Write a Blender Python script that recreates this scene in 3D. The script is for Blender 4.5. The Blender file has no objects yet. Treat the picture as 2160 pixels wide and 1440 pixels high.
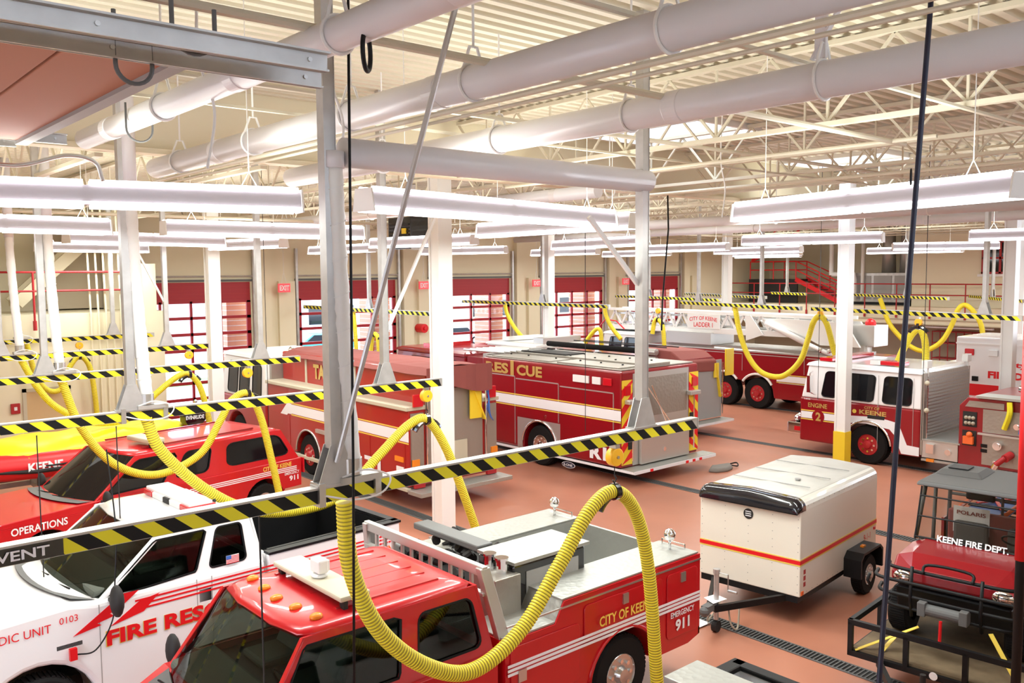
import bpy, math, random
from mathutils import Vector, Matrix
random.seed(7)
PI = math.pi
C = bpy.context.scene.collection
# ---------------------------------------------------------------- camera, world, exposure
cam_d = bpy.data.cameras.new('camera'); cam = bpy.data.objects.new('camera', cam_d); C.objects.link(cam)
F, YAW, PITCH, ROLL = 1842.28, .855277, -.079390, -.0075425
fw = Vector((math.cos(PITCH)*math.cos(YAW), math.cos(PITCH)*math.sin(YAW), math.sin(PITCH)))
rt = fw.cross(Vector((0, 0, 1))).normalized(); up = rt.cross(fw)
r2 = math.cos(ROLL)*rt + math.sin(ROLL)*up; u2 = -math.sin(ROLL)*rt + math.cos(ROLL)*up
cam.matrix_world = Matrix(((r2.x, u2.x, -fw.x, 0), (r2.y, u2.y, -fw.y, 0), (r2.z, u2.z, -fw.z, 5.6), (0, 0, 0, 1)))
cam_d.sensor_fit = 'HORIZONTAL'; cam_d.sensor_width = 36; cam_d.lens = 36*F/2160
cam_d.clip_start = .05; cam_d.clip_end = 400
bpy.context.scene.camera = cam
sc = bpy.context.scene
sc.view_settings.view_transform = 'Standard'; sc.view_settings.look = 'None'
sc.view_settings.gamma = 1; sc.view_settings.use_curve_mapping = False
sc.view_settings.exposure = -0.36
sc.cycles.use_denoising = True
sc.cycles.max_bounces = 8; sc.cycles.diffuse_bounces = 4; sc.cycles.glossy_bounces = 3; sc.cycles.transparent_max_bounces = 12
sc.cycles.sample_clamp_indirect = 6
wd = bpy.data.worlds.new('world'); sc.world = wd; wd.use_nodes = True
bg = wd.node_tree.nodes['Background']; bg.inputs[0].default_value = (.80, .88, 1, 1); bg.inputs[1].default_value = 11.0

# ---------------------------------------------------------------- materials
MATS = {}
def mat(name, col, rough=.5, metal=0, emit=None, es=0, noise=None, bump=None, coat=0, alpha=None, spec=None):
    m = bpy.data.materials.new(name); m.use_nodes = True; nt = m.node_tree; b = nt.nodes['Principled BSDF']
    b.inputs['Base Color'].default_value = (*col, 1); b.inputs['Roughness'].default_value = rough; b.inputs['Metallic'].default_value = metal
    if coat: b.inputs['Coat Weight'].default_value = coat; b.inputs['Coat Roughness'].default_value = .04
    if spec is not None: b.inputs['Specular IOR Level'].default_value = spec
    if emit: b.inputs['Emission Color'].default_value = (*emit, 1); b.inputs['Emission Strength'].default_value = es
    if noise:                                   # (scale, second colour, amount)
        tc = nt.nodes.new('ShaderNodeTexCoord'); n = nt.nodes.new('ShaderNodeTexNoise'); n.inputs['Scale'].default_value = noise[0]; n.inputs['Detail'].default_value = 6
        r = nt.nodes.new('ShaderNodeValToRGB'); r.color_ramp.elements[0].position = .35; r.color_ramp.elements[1].position = .7
        r.color_ramp.elements[0].color = (*col, 1); r.color_ramp.elements[1].color = (*noise[1], 1)
        nt.links.new(tc.outputs['Object'], n.inputs['Vector']); nt.links.new(n.outputs['Fac'], r.inputs['Fac']); nt.links.new(r.outputs['Color'], b.inputs['Base Color'])
    if bump:                                    # (kind, scale, strength)
        tc = nt.nodes.new('ShaderNodeTexCoord')
        if bump[0] == 'tread':                  # raised diamond plate
            t = nt.nodes.new('ShaderNodeTexVoronoi'); t.inputs['Scale'].default_value = bump[1]; out = t.outputs['Distance']
        else:
            t = nt.nodes.new('ShaderNodeTexNoise'); t.inputs['Scale'].default_value = bump[1]; out = t.outputs['Fac']
        bn = nt.nodes.new('ShaderNodeBump'); bn.inputs['Strength'].default_value = bump[2]; bn.inputs['Distance'].default_value = .01
        nt.links.new(tc.outputs['Object'], t.inputs['Vector']); nt.links.new(out, bn.inputs['Height']); nt.links.new(bn.outputs['Normal'], b.inputs['Normal'])
    MATS[name] = m; return m
mat('floor', (.50, .20, .125), .34, noise=(.55, (.41, .165, .105)), bump=('n', 3, .05))
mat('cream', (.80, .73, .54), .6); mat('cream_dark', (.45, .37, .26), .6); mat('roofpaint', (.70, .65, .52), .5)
mat('white', (.86, .85, .84), .35); mat('white_car', (.88, .87, .88), .18, coat=.6); mat('pipe', (.78, .76, .78), .3)
mat('red_car', (.52, .004, .010), .3, coat=.35); mat('red_dark', (.27, .004, .010), .3, coat=.4); mat('red_orange', (.38, .014, .012), .32, coat=.35)
mat('red_paint', (.42, .015, .02), .45); mat('red_bright', (.75, .01, .015), .4); mat('door_red', (.38, .012, .022), .5)
mat('maroon', (.27, .07, .06), .85, bump=('n', 3, .6)); mat('panel_brown', (.42, .155, .085), .6)
mat('black', (.008, .008, .009), .45, spec=.25); mat('rubber', (.013, .012, .012), .8, spec=.15); mat('dark', (.03, .028, .028), .6, spec=.25); mat('gloss_black', (.01, .01, .014), .12, coat=.7)
mat('glass_dark', (.005, .006, .008), .05, spec=.45); mat('steel', (.62, .62, .62), .3, metal=.9); mat('alu', (.60, .59, .57), .38, metal=.7)
mat('tread', (.44, .44, .41), .42, metal=.6, bump=('tread', 14, .5)); mat('tread_dull', (.38, .35, .31), .4, metal=.6, bump=('tread', 12, .5))
mat('chrome', (.85, .85, .87), .08, metal=1); mat('galv', (.50, .49, .48), .4, metal=.6, noise=(5, (.60, .59, .58)))
mat('yellow', (.86, .62, .03), .45); mat('yellow_tape', (.80, .70, .02), .4); mat('yellow_cover', (.95, .82, .01), .4, bump=('n', 5, .5)); mat('hose', (.90, .74, .03), .45); mat('hose_groove', (.38, .28, .02), .6)
mat('balancer', (.95, .48, .02), .4); mat('wrap', (.88, .87, .84), .45, bump=('n', 6, .8)); mat('gold', (.66, .46, .14), .3, metal=.35); mat('gold_flat', (.85, .62, .10), .4)
mat('tan', (.55, .50, .38), .5); mat('trailer_white', (.80, .76, .67), .3, coat=.3); mat('trailer_roof', (.56, .54, .50), .4, noise=(2, (.48, .46, .41)))
mat('grey_int', (.11, .12, .10), .85, spec=.2); mat('grey', (.35, .34, .33), .6); mat('grey_dark', (.12, .12, .12), .6)
mat('amber', (.85, .25, .02), .25); mat('lens_red', (.60, .01, .02), .15, coat=.5); mat('lens_white', (.85, .85, .85), .12)
mat('orange', (.9, .16, .03), .5); mat('blue', (.05, .16, .55), .5); mat('navy', (.012, .014, .04), .45)
mat('reflect', (.85, .85, .88), .4); mat('door_tan', (.60, .42, .22), .5); mat('brick', (.50, .22, .15), .8); mat('asphalt', (.34, .36, .40), .8); mat('pavement', (.55, .57, .62), .8); mat('grass', (.12, .30, .07), .9); mat('bark', (.10, .08, .06), .9)
mat('wood', (.20, .14, .08), .7, noise=(4, (.13, .09, .05))); mat('canvas', (.22, .20, .18), .9); mat('teal', (.05, .25, .28), .2); mat('exit_red', (.75, .08, .10), .4, emit=(1, .10, .12), es=.6)
mat('tube', (1, 1, 1), .4, emit=(1, .95, 1), es=9); mat('fixture', (.50, .48, .52), .5)
mat('frame_grey', (.16, .16, .16), .55); mat('kraft', (.42, .36, .28), .8)
def tinted(name, tint, a):
    m = bpy.data.materials.new(name); m.use_nodes = True; nt = m.node_tree; nt.nodes.remove(nt.nodes['Principled BSDF'])
    o = nt.nodes['Material Output']; t = nt.nodes.new('ShaderNodeBsdfTransparent'); t.inputs[0].default_value = (*tint, 1)
    g = nt.nodes.new('ShaderNodeBsdfGlossy'); g.inputs['Roughness'].default_value = .03
    fr = nt.nodes.new('ShaderNodeFresnel'); fr.inputs[0].default_value = a; mx = nt.nodes.new('ShaderNodeMixShader')
    nt.links.new(fr.outputs[0], mx.inputs[0]); nt.links.new(t.outputs[0], mx.inputs[1]); nt.links.new(g.outputs[0], mx.inputs[2]); nt.links.new(mx.outputs[0], o.inputs[0]); MATS[name] = m
tinted('glass_car', (.46, .52, .48), 1.4); tinted('glass_clear', (.93, .96, .98), 1.25); tinted('glass_smoke', (.80, .78, .75), 1.35)

# ---------------------------------------------------------------- mesh helpers
class M:
    def __init__(s): s.v = []; s.f = []; s.m = []
    def add(s, vs, fs, mi=0):
        b = len(s.v); s.v += [tuple(v) for v in vs]; s.f += [tuple(b+i for i in f) for f in fs]; s.m += [mi]*len(fs); return s
    def box(s, x0, x1, y0, y1, z0, z1, mi=0):
        return s.add([(x, y, z) for x in (x0, x1) for y in (y0, y1) for z in (z0, z1)], [(0, 1, 3, 2), (4, 6, 7, 5), (0, 4, 5, 1), (2, 3, 7, 6), (0, 2, 6, 4), (1, 5, 7, 3)], mi)
    def beam(s, a, b, w, h=None, mi=0, up=(0, 0, 1)):
        a, b = Vector(a), Vector(b); h = w if h is None else h; d = (b-a).normalized(); u = Vector(up)
        if abs(d.dot(u)) > .98: u = Vector((1, 0, 0))
        r = d.cross(u).normalized(); u = r.cross(d); vs = []
        for p in (a, b):
            for i, j in ((-1, -1), (1, -1), (1, 1), (-1, 1)): vs.append(p+r*(w/2*i)+u*(h/2*j))
        return s.add(vs, [(3, 2, 1, 0), (4, 5, 6, 7), (0, 1, 5, 4), (1, 2, 6, 5), (2, 3, 7, 6), (3, 0, 4, 7)], mi)
    def cyl(s, a, b, r, n=14, r2=None, mi=0):
        a, b = Vector(a), Vector(b); r2 = r if r2 is None else r2; d = (b-a).normalized(); u = Vector((0, 0, 1)) if abs(d.z) < .95 else Vector((1, 0, 0))
        p = d.cross(u).normalized(); q = p.cross(d); vs = []
        for c, rr in ((a, r), (b, r2)):
            for i in range(n): t = 2*PI*i/n; vs.append(c+p*(rr*math.cos(t))+q*(rr*math.sin(t)))
        fs = [(i, i+n, (i+1) % n+n, (i+1) % n) for i in range(n)]+[tuple(range(n)), tuple(range(2*n-1, n-1, -1))]
        return s.add(vs, fs, mi)
    def tube(s, pts, r, n=8, mi=0, rf=None, mf=None, closed=False):
        pts = [Vector(p) for p in pts]; N = len(pts); vs = []; fs = []; prev = None; b0 = len(s.v)
        for i, p in enumerate(pts):
            d = (pts[(i+1) % N if closed else min(i+1, N-1)]-pts[(i-1) if closed else max(i-1, 0)]).normalized()
            if prev is None: prev = d.cross(Vector((0, 0, 1)) if abs(d.z) < .9 else Vector((1, 0, 0))).normalized()
            u = (prev-d*prev.dot(d)).normalized(); w = d.cross(u); prev = u; rr = rf(i) if rf else r
            for k in range(n): t = 2*PI*k/n; vs.append(p+u*(rr*math.cos(t))+w*(rr*math.sin(t)))
        s.v += [tuple(v) for v in vs]
        for i in range(N if closed else N-1):
            j = (i+1) % N
            for k in range(n):
                s.f.append((b0+i*n+k, b0+i*n+(k+1) % n, b0+j*n+(k+1) % n, b0+j*n+k)); s.m.append(mf(i) if mf else mi)
        if not closed: s.f += [tuple(b0+k for k in range(n-1, -1, -1)), tuple(b0+(N-1)*n+k for k in range(n))]; s.m += [mi, mi]
        return s
    def prism(s, poly, ax, a, b, mi=0):        # poly in the plane across axis ax ('x': y,z  'y': x,z  'z': x,y)
        f = {'x': lambda p, t: (t, p[0], p[1]), 'y': lambda p, t: (p[0], t, p[1]), 'z': lambda p, t: (p[0], p[1], t)}[ax]
        n = len(poly); vs = [f(p, a) for p in poly]+[f(p, b) for p in poly]
        return s.add(vs, [tuple(range(n-1, -1, -1)), tuple(range(n, 2*n))]+[(i, (i+1) % n, (i+1) % n+n, i+n) for i in range(n)], mi)
    def loft(s, rings, mi=0, cap=True):        # rings: lists of equal numbers of points
        n = len(rings[0]); vs = [p for r in rings for p in r]; fs = []
        for k in range(len(rings)-1):
            for i in range(n): fs.append((k*n+i, k*n+(i+1) % n, (k+1)*n+(i+1) % n, (k+1)*n+i))
        if cap: fs += [tuple(range(n-1, -1, -1)), tuple((len(rings)-1)*n+i for i in range(n))]
        return s.add(vs, fs, mi)
    def plate(s, face, poly, off=.006, th=.012, mi=0):     # poly in u,v of a four-cornered face [bl, br, tr, tl]
        bl, br, tr, tl = [Vector(p) for p in face]; nrm = (br-bl).cross(tl-bl).normalized()
        def P(u, v): return bl*(1-u)*(1-v)+br*u*(1-v)+tr*u*v+tl*(1-u)*v
        n = len(poly); a = [P(*p)+nrm*(off-th) for p in poly]; b = [P(*p)+nrm*off for p in poly]
        return s.add(a+b, [tuple(range(n-1, -1, -1)), tuple(range(n, 2*n))]+[(i, (i+1) % n, (i+1) % n+n, i+n) for i in range(n)], mi)
    def sphere(s, c, r, n=12, m=8, mi=0, sc=(1, 1, 1)):
        vs = [(c[0], c[1], c[2]-r*sc[2])]
        for j in range(1, m):
            a = -PI/2+PI*j/m
            for i in range(n): t = 2*PI*i/n; vs.append((c[0]+r*sc[0]*math.cos(a)*math.cos(t), c[1]+r*sc[1]*math.cos(a)*math.sin(t), c[2]+r*sc[2]*math.sin(a)))
        vs.append((c[0], c[1], c[2]+r*sc[2])); fs = [(0, 1+(i+1) % n, 1+i) for i in range(n)]
        for j in range(m-2):
            for i in range(n): fs.append((1+j*n+i, 1+j*n+(i+1) % n, 1+(j+1)*n+(i+1) % n, 1+(j+1)*n+i))
        L = len(vs)-1; fs += [(1+(m-2)*n+i, 1+(m-2)*n+(i+1) % n, L) for i in range(n)]
        return s.add(vs, fs, mi)
    def build(s, name, mats, parent=None, bevel=0, smooth=False, seg=2):
        me = bpy.data.meshes.new(name); me.from_pydata(s.v, [], s.f)
        for k in (mats if isinstance(mats, (list, tuple)) else [mats]): me.materials.append(MATS[k])
        me.polygons.foreach_set('material_index', s.m); me.update()
        import bmesh
        bm = bmesh.new(); bm.from_mesh(me); bmesh.ops.recalc_face_normals(bm, faces=bm.faces); bm.to_mesh(me); bm.free()
        if smooth: me.polygons.foreach_set('use_smooth', [len(p.vertices) < 7 for p in me.polygons])
        o = bpy.data.objects.new(name, me); C.objects.link(o)
        if parent: o.parent = parent
        if bevel:
            b = o.modifiers.new('bevel', 'BEVEL'); b.width = bevel; b.segments = seg; b.limit_method = 'ANGLE'; b.angle_limit = .6
        return o
def tag(o, label, cat, group=None):
    o['label'] = label; o['category'] = cat
    if group: o['group'] = group
    return o
def thing(name, label, cat, loc=(0, 0, 0), rz=0, group=None):
    o = bpy.data.objects.new(name, None); C.objects.link(o); o.location = loc; o.rotation_euler = (0, 0, rz); o.empty_display_size = .2
    return tag(o, label, cat, group)
def struct(o): o['kind'] = 'structure'; return o
def rr(u0, v0, u1, v1, ru, rv=None, n=4):        # rounded rectangle polygon
    rv = ru if rv is None else rv; out = []
    for cx, cy, a0 in ((u1-ru, v0+rv, -PI/2), (u1-ru, v1-rv, 0), (u0+ru, v1-rv, PI/2), (u0+ru, v0+rv, PI)):
        for i in range(n+1): a = a0+PI/2*i/n; out.append((cx+ru*math.cos(a), cy+rv*math.sin(a)))
    return out
def arc(cx, cz, r, a0, a1, n=10): return [(cx+r*math.cos(math.radians(a0+(a1-a0)*i/n)), cz+r*math.sin(math.radians(a0+(a1-a0)*i/n))) for i in range(n+1)]
def copy_tree(o, parent=None):
    c = o.copy(); C.objects.link(c)
    if parent: c.parent = parent
    for ch in o.children: copy_tree(ch, c)
    return c
def text(body, origin, xd, yd, w, h, m, parent, bold=.0, off=.012, th=.004, name='lettering', arcs=0, slant=0, lab=None):
    cu = bpy.data.curves.new('t', 'FONT'); cu.body = body; cu.size = 1; cu.offset = bold; cu.resolution_u = 3; cu.extrude = 0
    t = bpy.data.objects.new('t', cu); C.objects.link(t); bpy.context.view_layer.update()
    me = bpy.data.meshes.new_from_object(t); bpy.data.objects.remove(t); bpy.data.curves.remove(cu)
    xs = [v.co.x for v in me.vertices]; ys = [v.co.y for v in me.vertices]; x0, x1, y0, y1 = min(xs), max(xs), min(ys), max(ys)
    xd, yd = Vector(xd).normalized(), Vector(yd).normalized(); n = xd.cross(yd).normalized(); o0 = Vector(origin)
    for v in me.vertices:
        u = (v.co.x-x0)/(x1-x0); q = (v.co.y-y0)/(y1-y0)
        v.co = o0+xd*(u*w+slant*q*h)+yd*(q*h+arcs*(1-(2*u-1)**2))+n*off
    me.materials.clear(); me.materials.append(MATS[m]); o = bpy.data.objects.new(name, me); C.objects.link(o); o.parent = parent
    if lab: o['label'] = lab
    return o
def wheel(parent, x, y, r, w, side=1, rim='steel', rr_=.55, name='wheel'):
    m = M(); n = 28; prof = [(r*rr_, -w/2), (r*.93, -w/2), (r, -w/2+.04), (r, w/2-.04), (r*.93, w/2), (r*rr_, w/2)]
    rings = [[(x+a*math.cos(2*PI*i/n), y+b, r+a*math.sin(2*PI*i/n)) for i in range(n)] for a, b in prof]; m.loft(rings+[rings[0]], cap=False)
    for i in range(0, n*2):                       # tread lugs
        a = PI*i/n; c, s_ = math.cos(a), math.sin(a)
        m.beam((x+c*(r-.005), y-w*.38, r+s_*(r-.005)), (x+c*(r-.005), y+w*.38, r+s_*(r-.005)), .028*r/.4, .03, up=(c, 0, s_))
    o = m.build(name, 'rubber', parent)
    k = M(); R = r*rr_; yo = y+side*w*.5
    k.loft([[(x+a*math.cos(2*PI*i/n), yo+side*b, r+a*math.sin(2*PI*i/n)) for i in range(n)] for a, b in ((R, -.02), (R*.95, 0), (R*.86, -.05), (R*.5, -.07), (R*.36, .01), (R*.3, .05), (.01, .06))])
    for i in range(8): a = PI*i/4; k.cyl((x+R*.62*math.cos(a), yo-side*.07, r+R*.62*math.sin(a)), (x+R*.62*math.cos(a), yo+side*.01, r+R*.62*math.sin(a)), R*.1, 7, mi=1)
    k.build('rim', [rim, 'chrome'], o); return o
def spl(pts, n):                                   # Catmull-Rom resample, n steps per span
    P = [Vector(p) for p in pts]; P = [P[0]*2-P[1]]+P+[P[-1]*2-P[-2]]; out = []
    for i in range(1, len(P)-2):
        for k in range(n):
            t = k/n; out.append(.5*((2*P[i])+(P[i+1]-P[i-1])*t+(2*P[i-1]-5*P[i]+4*P[i+1]-P[i+2])*t*t+(3*P[i]-P[i-1]-3*P[i+1]+P[i+2])*t**3))
    return out+[P[-2]]
def even(pts, step):                               # equal spacing along a path
    P = spl(pts, 24); out = [P[0]]; acc = 0
    for a, b in zip(P, P[1:]):
        d = (b-a).length
        while acc+d >= step: t = (step-acc)/d; a = a.lerp(b, t); out.append(a.copy()); d = (b-a).length; acc = 0
        acc += d
    return out

# ---------------------------------------------------------------- building shell
ORD = ['first', 'second', 'third', 'fourth', 'fifth', 'sixth', 'seventh', 'eighth', 'ninth', 'tenth', 'eleventh', 'twelfth', 'thirteenth', 'fourteenth', 'fifteenth', 'sixteenth', 'seventeenth', 'eighteenth', 'nineteenth', 'twentieth']
struct(M().box(-4, 50, -4, 32, -.2, 0).build('floor', 'floor'))
struct(M().box(-4.2, -4, -4, 4.8, 0, 8.6).box(-4.2, -4, 9.2, 32, 0, 8.6).box(-4.2, -4, 4.8, 9.2, 4.2, 8.6).build('wall_left', 'cream'))
struct(M().box(-4.2, -3, -4.2, -4, 0, 8.6).box(12, 50, -4.2, -4, 0, 8.6).box(-3, 12, -4.2, -4, 0, 6.5).box(-3, 12, -4.2, -4, 7.6, 8.6).build('wall_front', 'cream'))
w = struct(M().box(-3, 12, -4.12, -4.1, 6.5, 7.6).build('added_fill_window', 'glass_clear'))  # unseen window band, added so daylight reaches the near pipes from behind the camera
m = M()
for x in (-3, 0, 3, 6, 9, 12): m.box(x-.04, x+.04, -4.2, -4, 6.5, 7.6)
m.build('window_frame', 'red_paint', w)
struct(M().box(-60, -4.2, -20, 31, -.25, -.02).build('apron_outside', 'pavement'))
struct(M().box(-30, 80, 32.31, 130, -.25, -.02).build('ground_outside', 'asphalt'))
DOORS = [(9.9, 14.5), (16.5, 21.15), (23.0, 27.7), (29.75, 34.25), (36.25, 40.65)]
DT = 5.3
m = M(); x = -4
for a, b in DOORS: m.box(x, a, 32, 32.3, 0, DT); x = b
m.box(x, 50, 32, 32.3, 0, DT); m.box(-4, 50, 32, 32.3, DT, 8.5)
struct(m.build('wall_back', 'cream'))
m = M()                                        # pilasters and the band over the doors
for a, b in [(14.5, 16.5), (21.15, 23.0), (27.7, 29.75), (34.25, 36.25), (40.65, 42.2)]:
    m.box(a+.25, a+.75, 31.75, 32, 0, 7.2); m.box(a+1.1, b-.2, 31.85, 32, 0, DT)
struct(m.build('trim_1', 'cream'))
m = M()
for a, b in DOORS: m.box(a-.15, b+.15, 31.93, 32, DT+.02, DT+.1); 
struct(m.build('trim_2', 'grey_dark'))
for k, (a, b) in enumerate(DOORS):              # sectional doors: solid red sections on top, glazed grid below
    d = struct(M().box(a, b, 32.06, 32.12, DT-.72, DT).build('door_%d' % (k+1), 'door_red'))
    m = M()
    for z in [DT-.72+.14*i for i in range(1, 5)]: m.box(a+.02, b-.02, 32.05, 32.06, z-.008, z+.008)
    m.build('panel_ribs', 'red_paint', d)
    m = M(); n = 4
    for i in range(n+1):
        x = a+.05+(b-a-.1)*i/n; w = .1 if i in (0, n) else .045; m.box(x-w, x+w, 32.04, 32.13, 0, DT-.7)
    for j in range(9):
        z = DT-.72-.6*j if j else DT-.72
        if z > 0: m.box(a, b, 32.04, 32.13, z-.055, z+.055)
    m.box(a, b, 32.04, 32.13, 0, .12); m.build('door_grid', 'door_red', d)
    M().box(a+.05, b-.05, 32.08, 32.09, .05, DT-.72).build('glass', 'glass_clear', d)
    m = M(); 
    for x in (a-.1, b+.1): m.box(x-.05, x+.05, 31.86, 31.98, 0, 6.6)
    m.cyl((a-.1, 31.9, DT+.22), (b+.1, 31.9, DT+.22), .03, 8); m.build('door_track', 'galv', d)
m = M(); m.box(-4, 9.95, 28.5, 32, 4.2, 4.45); m.box(-4, 9.95, 28.5, 28.7, 0, 4.2); m.box(9.75, 9.95, 28.7, 32, 0, 4.2); struct(m.build('wall_storeroom', 'cream'))
m = M(); m.box(5.9, 7.0, 28.46, 28.5, 0, 2.2); d = struct(m.build('door_6', 'door_tan')); M().box(5.8, 5.9, 28.44, 28.5, 0, 2.3).box(7, 7.1, 28.44, 28.5, 0, 2.3).box(5.8, 7.1, 28.44, 28.5, 2.2, 2.3).build('door_frame', 'tan', d)
m = M(); m.box(9.2, 9.75, 28.5, 28.75, 4.45, 5.95); m.box(8.95, 9.9, 31, 31.3, 4.45, 8.3); struct(m.build('trim_3', 'cream'))
# right-hand end: mezzanine, lower recess, upper walls
struct(M().box(45, 50, 12, 31.9, 3.3, 3.65).box(44.9, 45.1, 12, 31.9, 2.75, 3.3).build('mezzanine_floor', 'cream'))
struct(M().box(44.85, 44.9, 12, 31.9, 2.98, 3.04).box(44.85, 44.9, 12, 31.9, 2.75, 2.8).build('trim_4', 'cream_dark'))
struct(M().box(45.8, 46, 8, 20.9, 3.65, 8.5).box(45.8, 50, 20.8, 21, 3.65, 8.5).box(50, 50.2, 8, 32, 0, 8.5).build('wall_right', 'cream'))
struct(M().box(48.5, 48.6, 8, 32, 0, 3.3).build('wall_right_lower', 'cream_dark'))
w = struct(M().box(45.7, 45.76, 15.7, 17.3, 5.4, 6.9).build('window_1', 'glass_dark'))
m = M()
for y in (15.7, 16.5, 17.3): m.box(45.66, 45.8, y-.05, y+.05, 5.35, 6.9)
for z in (5.38, 6.1, 6.9): m.box(45.66, 45.8, 15.65, 17.35, z-.05, z+.05)
m.build('window_frame', 'red_paint', w); M().box(45.6, 45.8, 15.5, 17.5, 5.2, 5.32).build('window_sill', 'white', w)
# columns
def column(x, y, label, base=None, h=8.0, w=.35):
    t = thing('steel_column', label, 'column', (x, y, 0)); w2 = w/2
    M().box(-w2, w2, -w2, -w2+.05, 0, h).box(-w2, w2, w2-.05, w2, 0, h).box(-.04, .04, -w2+.05, w2-.05, 0, h).box(-w2+.03, -w2+.05, -w2+.05, w2-.05, 0, h).build('shaft', 'white', t)
    M().box(-w2-.06, w2+.06, -w2-.06, w2+.06, 0, .03).build('base_plate', 'grey', t)
    if base: M().box(-w2-.012, w2+.012, -w2-.012, w2+.012, .03, base).build('painted_guard', 'yellow', t)['label'] = 'yellow painted column foot'
column(10.75, 14.6, 'broad white steel column standing between the tanker and the rescue truck tail')
column(23.4, 12.5, 'white steel column with yellow painted foot beside the engine cab', base=.98, w=.33)
column(10.25, 25.2, 'white steel column in front of the first bay door left of the tanker cab', w=.35)
column(34.9, 24.6, 'white steel column rising behind the ladder truck body')
column(28.85, 10.1, 'white steel column in front of the ambulance side')
column(24.6, 26.0, 'white steel column in front of the fourth bay door past the rescue truck')
column(38.5, 13.1, 'distant white steel column at far right beyond the ambulance')
# floor drains
for k, (x, lab) in enumerate(((11.35, 'long black floor drain grate nearest the camera beside the cargo trailer'), (17.85, 'black floor drain grate running out from under the rescue truck'), (24.45, 'black floor drain grate passing under the white engine cab'), (31., 'farthest black floor drain grate in front of the ladder truck'))):
    t = thing('floor_drain', lab, 'drain', (x, 0, 0)); y1 = 31.5
    M().box(-.13, .13, -3, y1, .001, .006).build('channel', 'black', t)
    m = M().box(-.15, -.12, -3, y1, .001, .014).box(.12, .15, -3, y1, .001, .014)
    for i in range(int((y1+3)/.06)): y = -3+.06*i; m.box(-.12, .12, y, y+.022, .006, .013)
    m.build('grate', 'grey_dark', t)

# ---------------------------------------------------------------- roof deck, skylights, joists
SKY = [(13.6, 15.6), (20.9, 23.2), (28.3, 30.6), (36, 38.3)]
def deck(m, x0, x1, y0, y1, z):
    p = .24; n = max(1, int((y1-y0)/p)); p = (y1-y0)/n; pr = []
    for i in range(n): y = y0+i*p; pr += [(y, z), (y+p*.42, z), (y+p*.5, z+.07), (y+p*.92, z+.07)]
    pr.append((y1, z)); vs = [(x, a, b) for x in (x0, x1) for a, b in pr]; k = len(pr); m.add(vs, [(i, i+1, i+1+k, i+k) for i in range(k-1)])
m = M(); deck(m, -4, 50, -4, 10.3, 8.5); deck(m, -4, 50, 13.0, 13.75, 8.5); x = -4
for a, b in SKY: deck(m, x, a, 10.3, 13.0, 8.5); x = b
deck(m, x, 50, 10.3, 13.0, 8.5); deck(m, -4, 50, 13.75, 32.3, 8.25)
o = struct(m.build('ceiling', 'roofpaint'))
struct(M().box(-4, 50, 13.7, 13.8, 7.5, 8.6).box(-4, 50, 13.6, 13.9, 7.42, 7.5).build('ceiling_bulkhead', 'cream'))
for k, (a, b) in enumerate(SKY):
    t = struct(M().box(a-.06, a, 10.24, 13.06, 8.4, 8.85).box(b, b+.06, 10.24, 13.06, 8.4, 8.85).box(a, b, 10.24, 10.3, 8.4, 8.85).box(a, b, 13.0, 13.06, 8.4, 8.85).build('skylight_%d' % (k+1), 'white'))
    M().box(a, b, 10.3, 13, 8.8, 8.82).build('glass', 'glass_clear', t)
    m = M(); 
    for i in range(1, 4): x = a+(b-a)*i/4; m.box(x-.03, x+.03, 10.3, 13, 8.72, 8.79)
    m.build('glazing_bar', 'white', t)
def joist(x, y0, y1, z0, z1, label, grp, n=10):
    t = M().box(x-.06, x+.06, y0, y1, z0, z0+.06).box(x-.06, x+.06, y0, y1, z1-.06, z1)
    st = (y1-y0)/n
    for i in range(n):
        y = y0+i*st; t.beam((x, y, z1-.05), (x, y+st/2, z0+.05), .035); t.beam((x, y+st/2, z0+.05), (x, y+st, z1-.05), .035)
        t.beam((x, y+st/2, z0+.03), (x, y+st/2, z1-.03), .03)
    tag(t.build('roof_joist', 'roofpaint'), label, 'roof joist', grp)
xs = [-1.2, 1.2]+[10.5+2.35*i for i in range(15)]
for i, x in enumerate(xs): joist(x, -3.5, 13.6, 7.42, 8.48, 'white open-web roof joist over the pickups side, %s from the camera' % ORD[i], 'open-web joists over the front bays')
for i in range(17):
    x = 4+2.6*i; joist(x, 13.9, 31.9, 7.35, 8.22, 'white open-web roof joist over the fire trucks, %s from the left end' % ORD[i], 'open-web joists over the back bays', 12)
for k, (y, lab) in enumerate(((4.2, 'slim white bridging bar crossing the joists nearest the camera'), (9.2, 'slim white bridging bar crossing the joists in front of the skylights'), (19.5, 'slim white bridging bar crossing the joists over the fire trucks'), (26, 'slim white bridging bar crossing the joists near the bay doors'))):
    z = 7.40 if y < 13 else 7.33; tag(M().beam((-2, y, z), (44, y, z), .05, .03).build('bridging_bar', 'roofpaint'), lab, 'steel bar')
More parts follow.
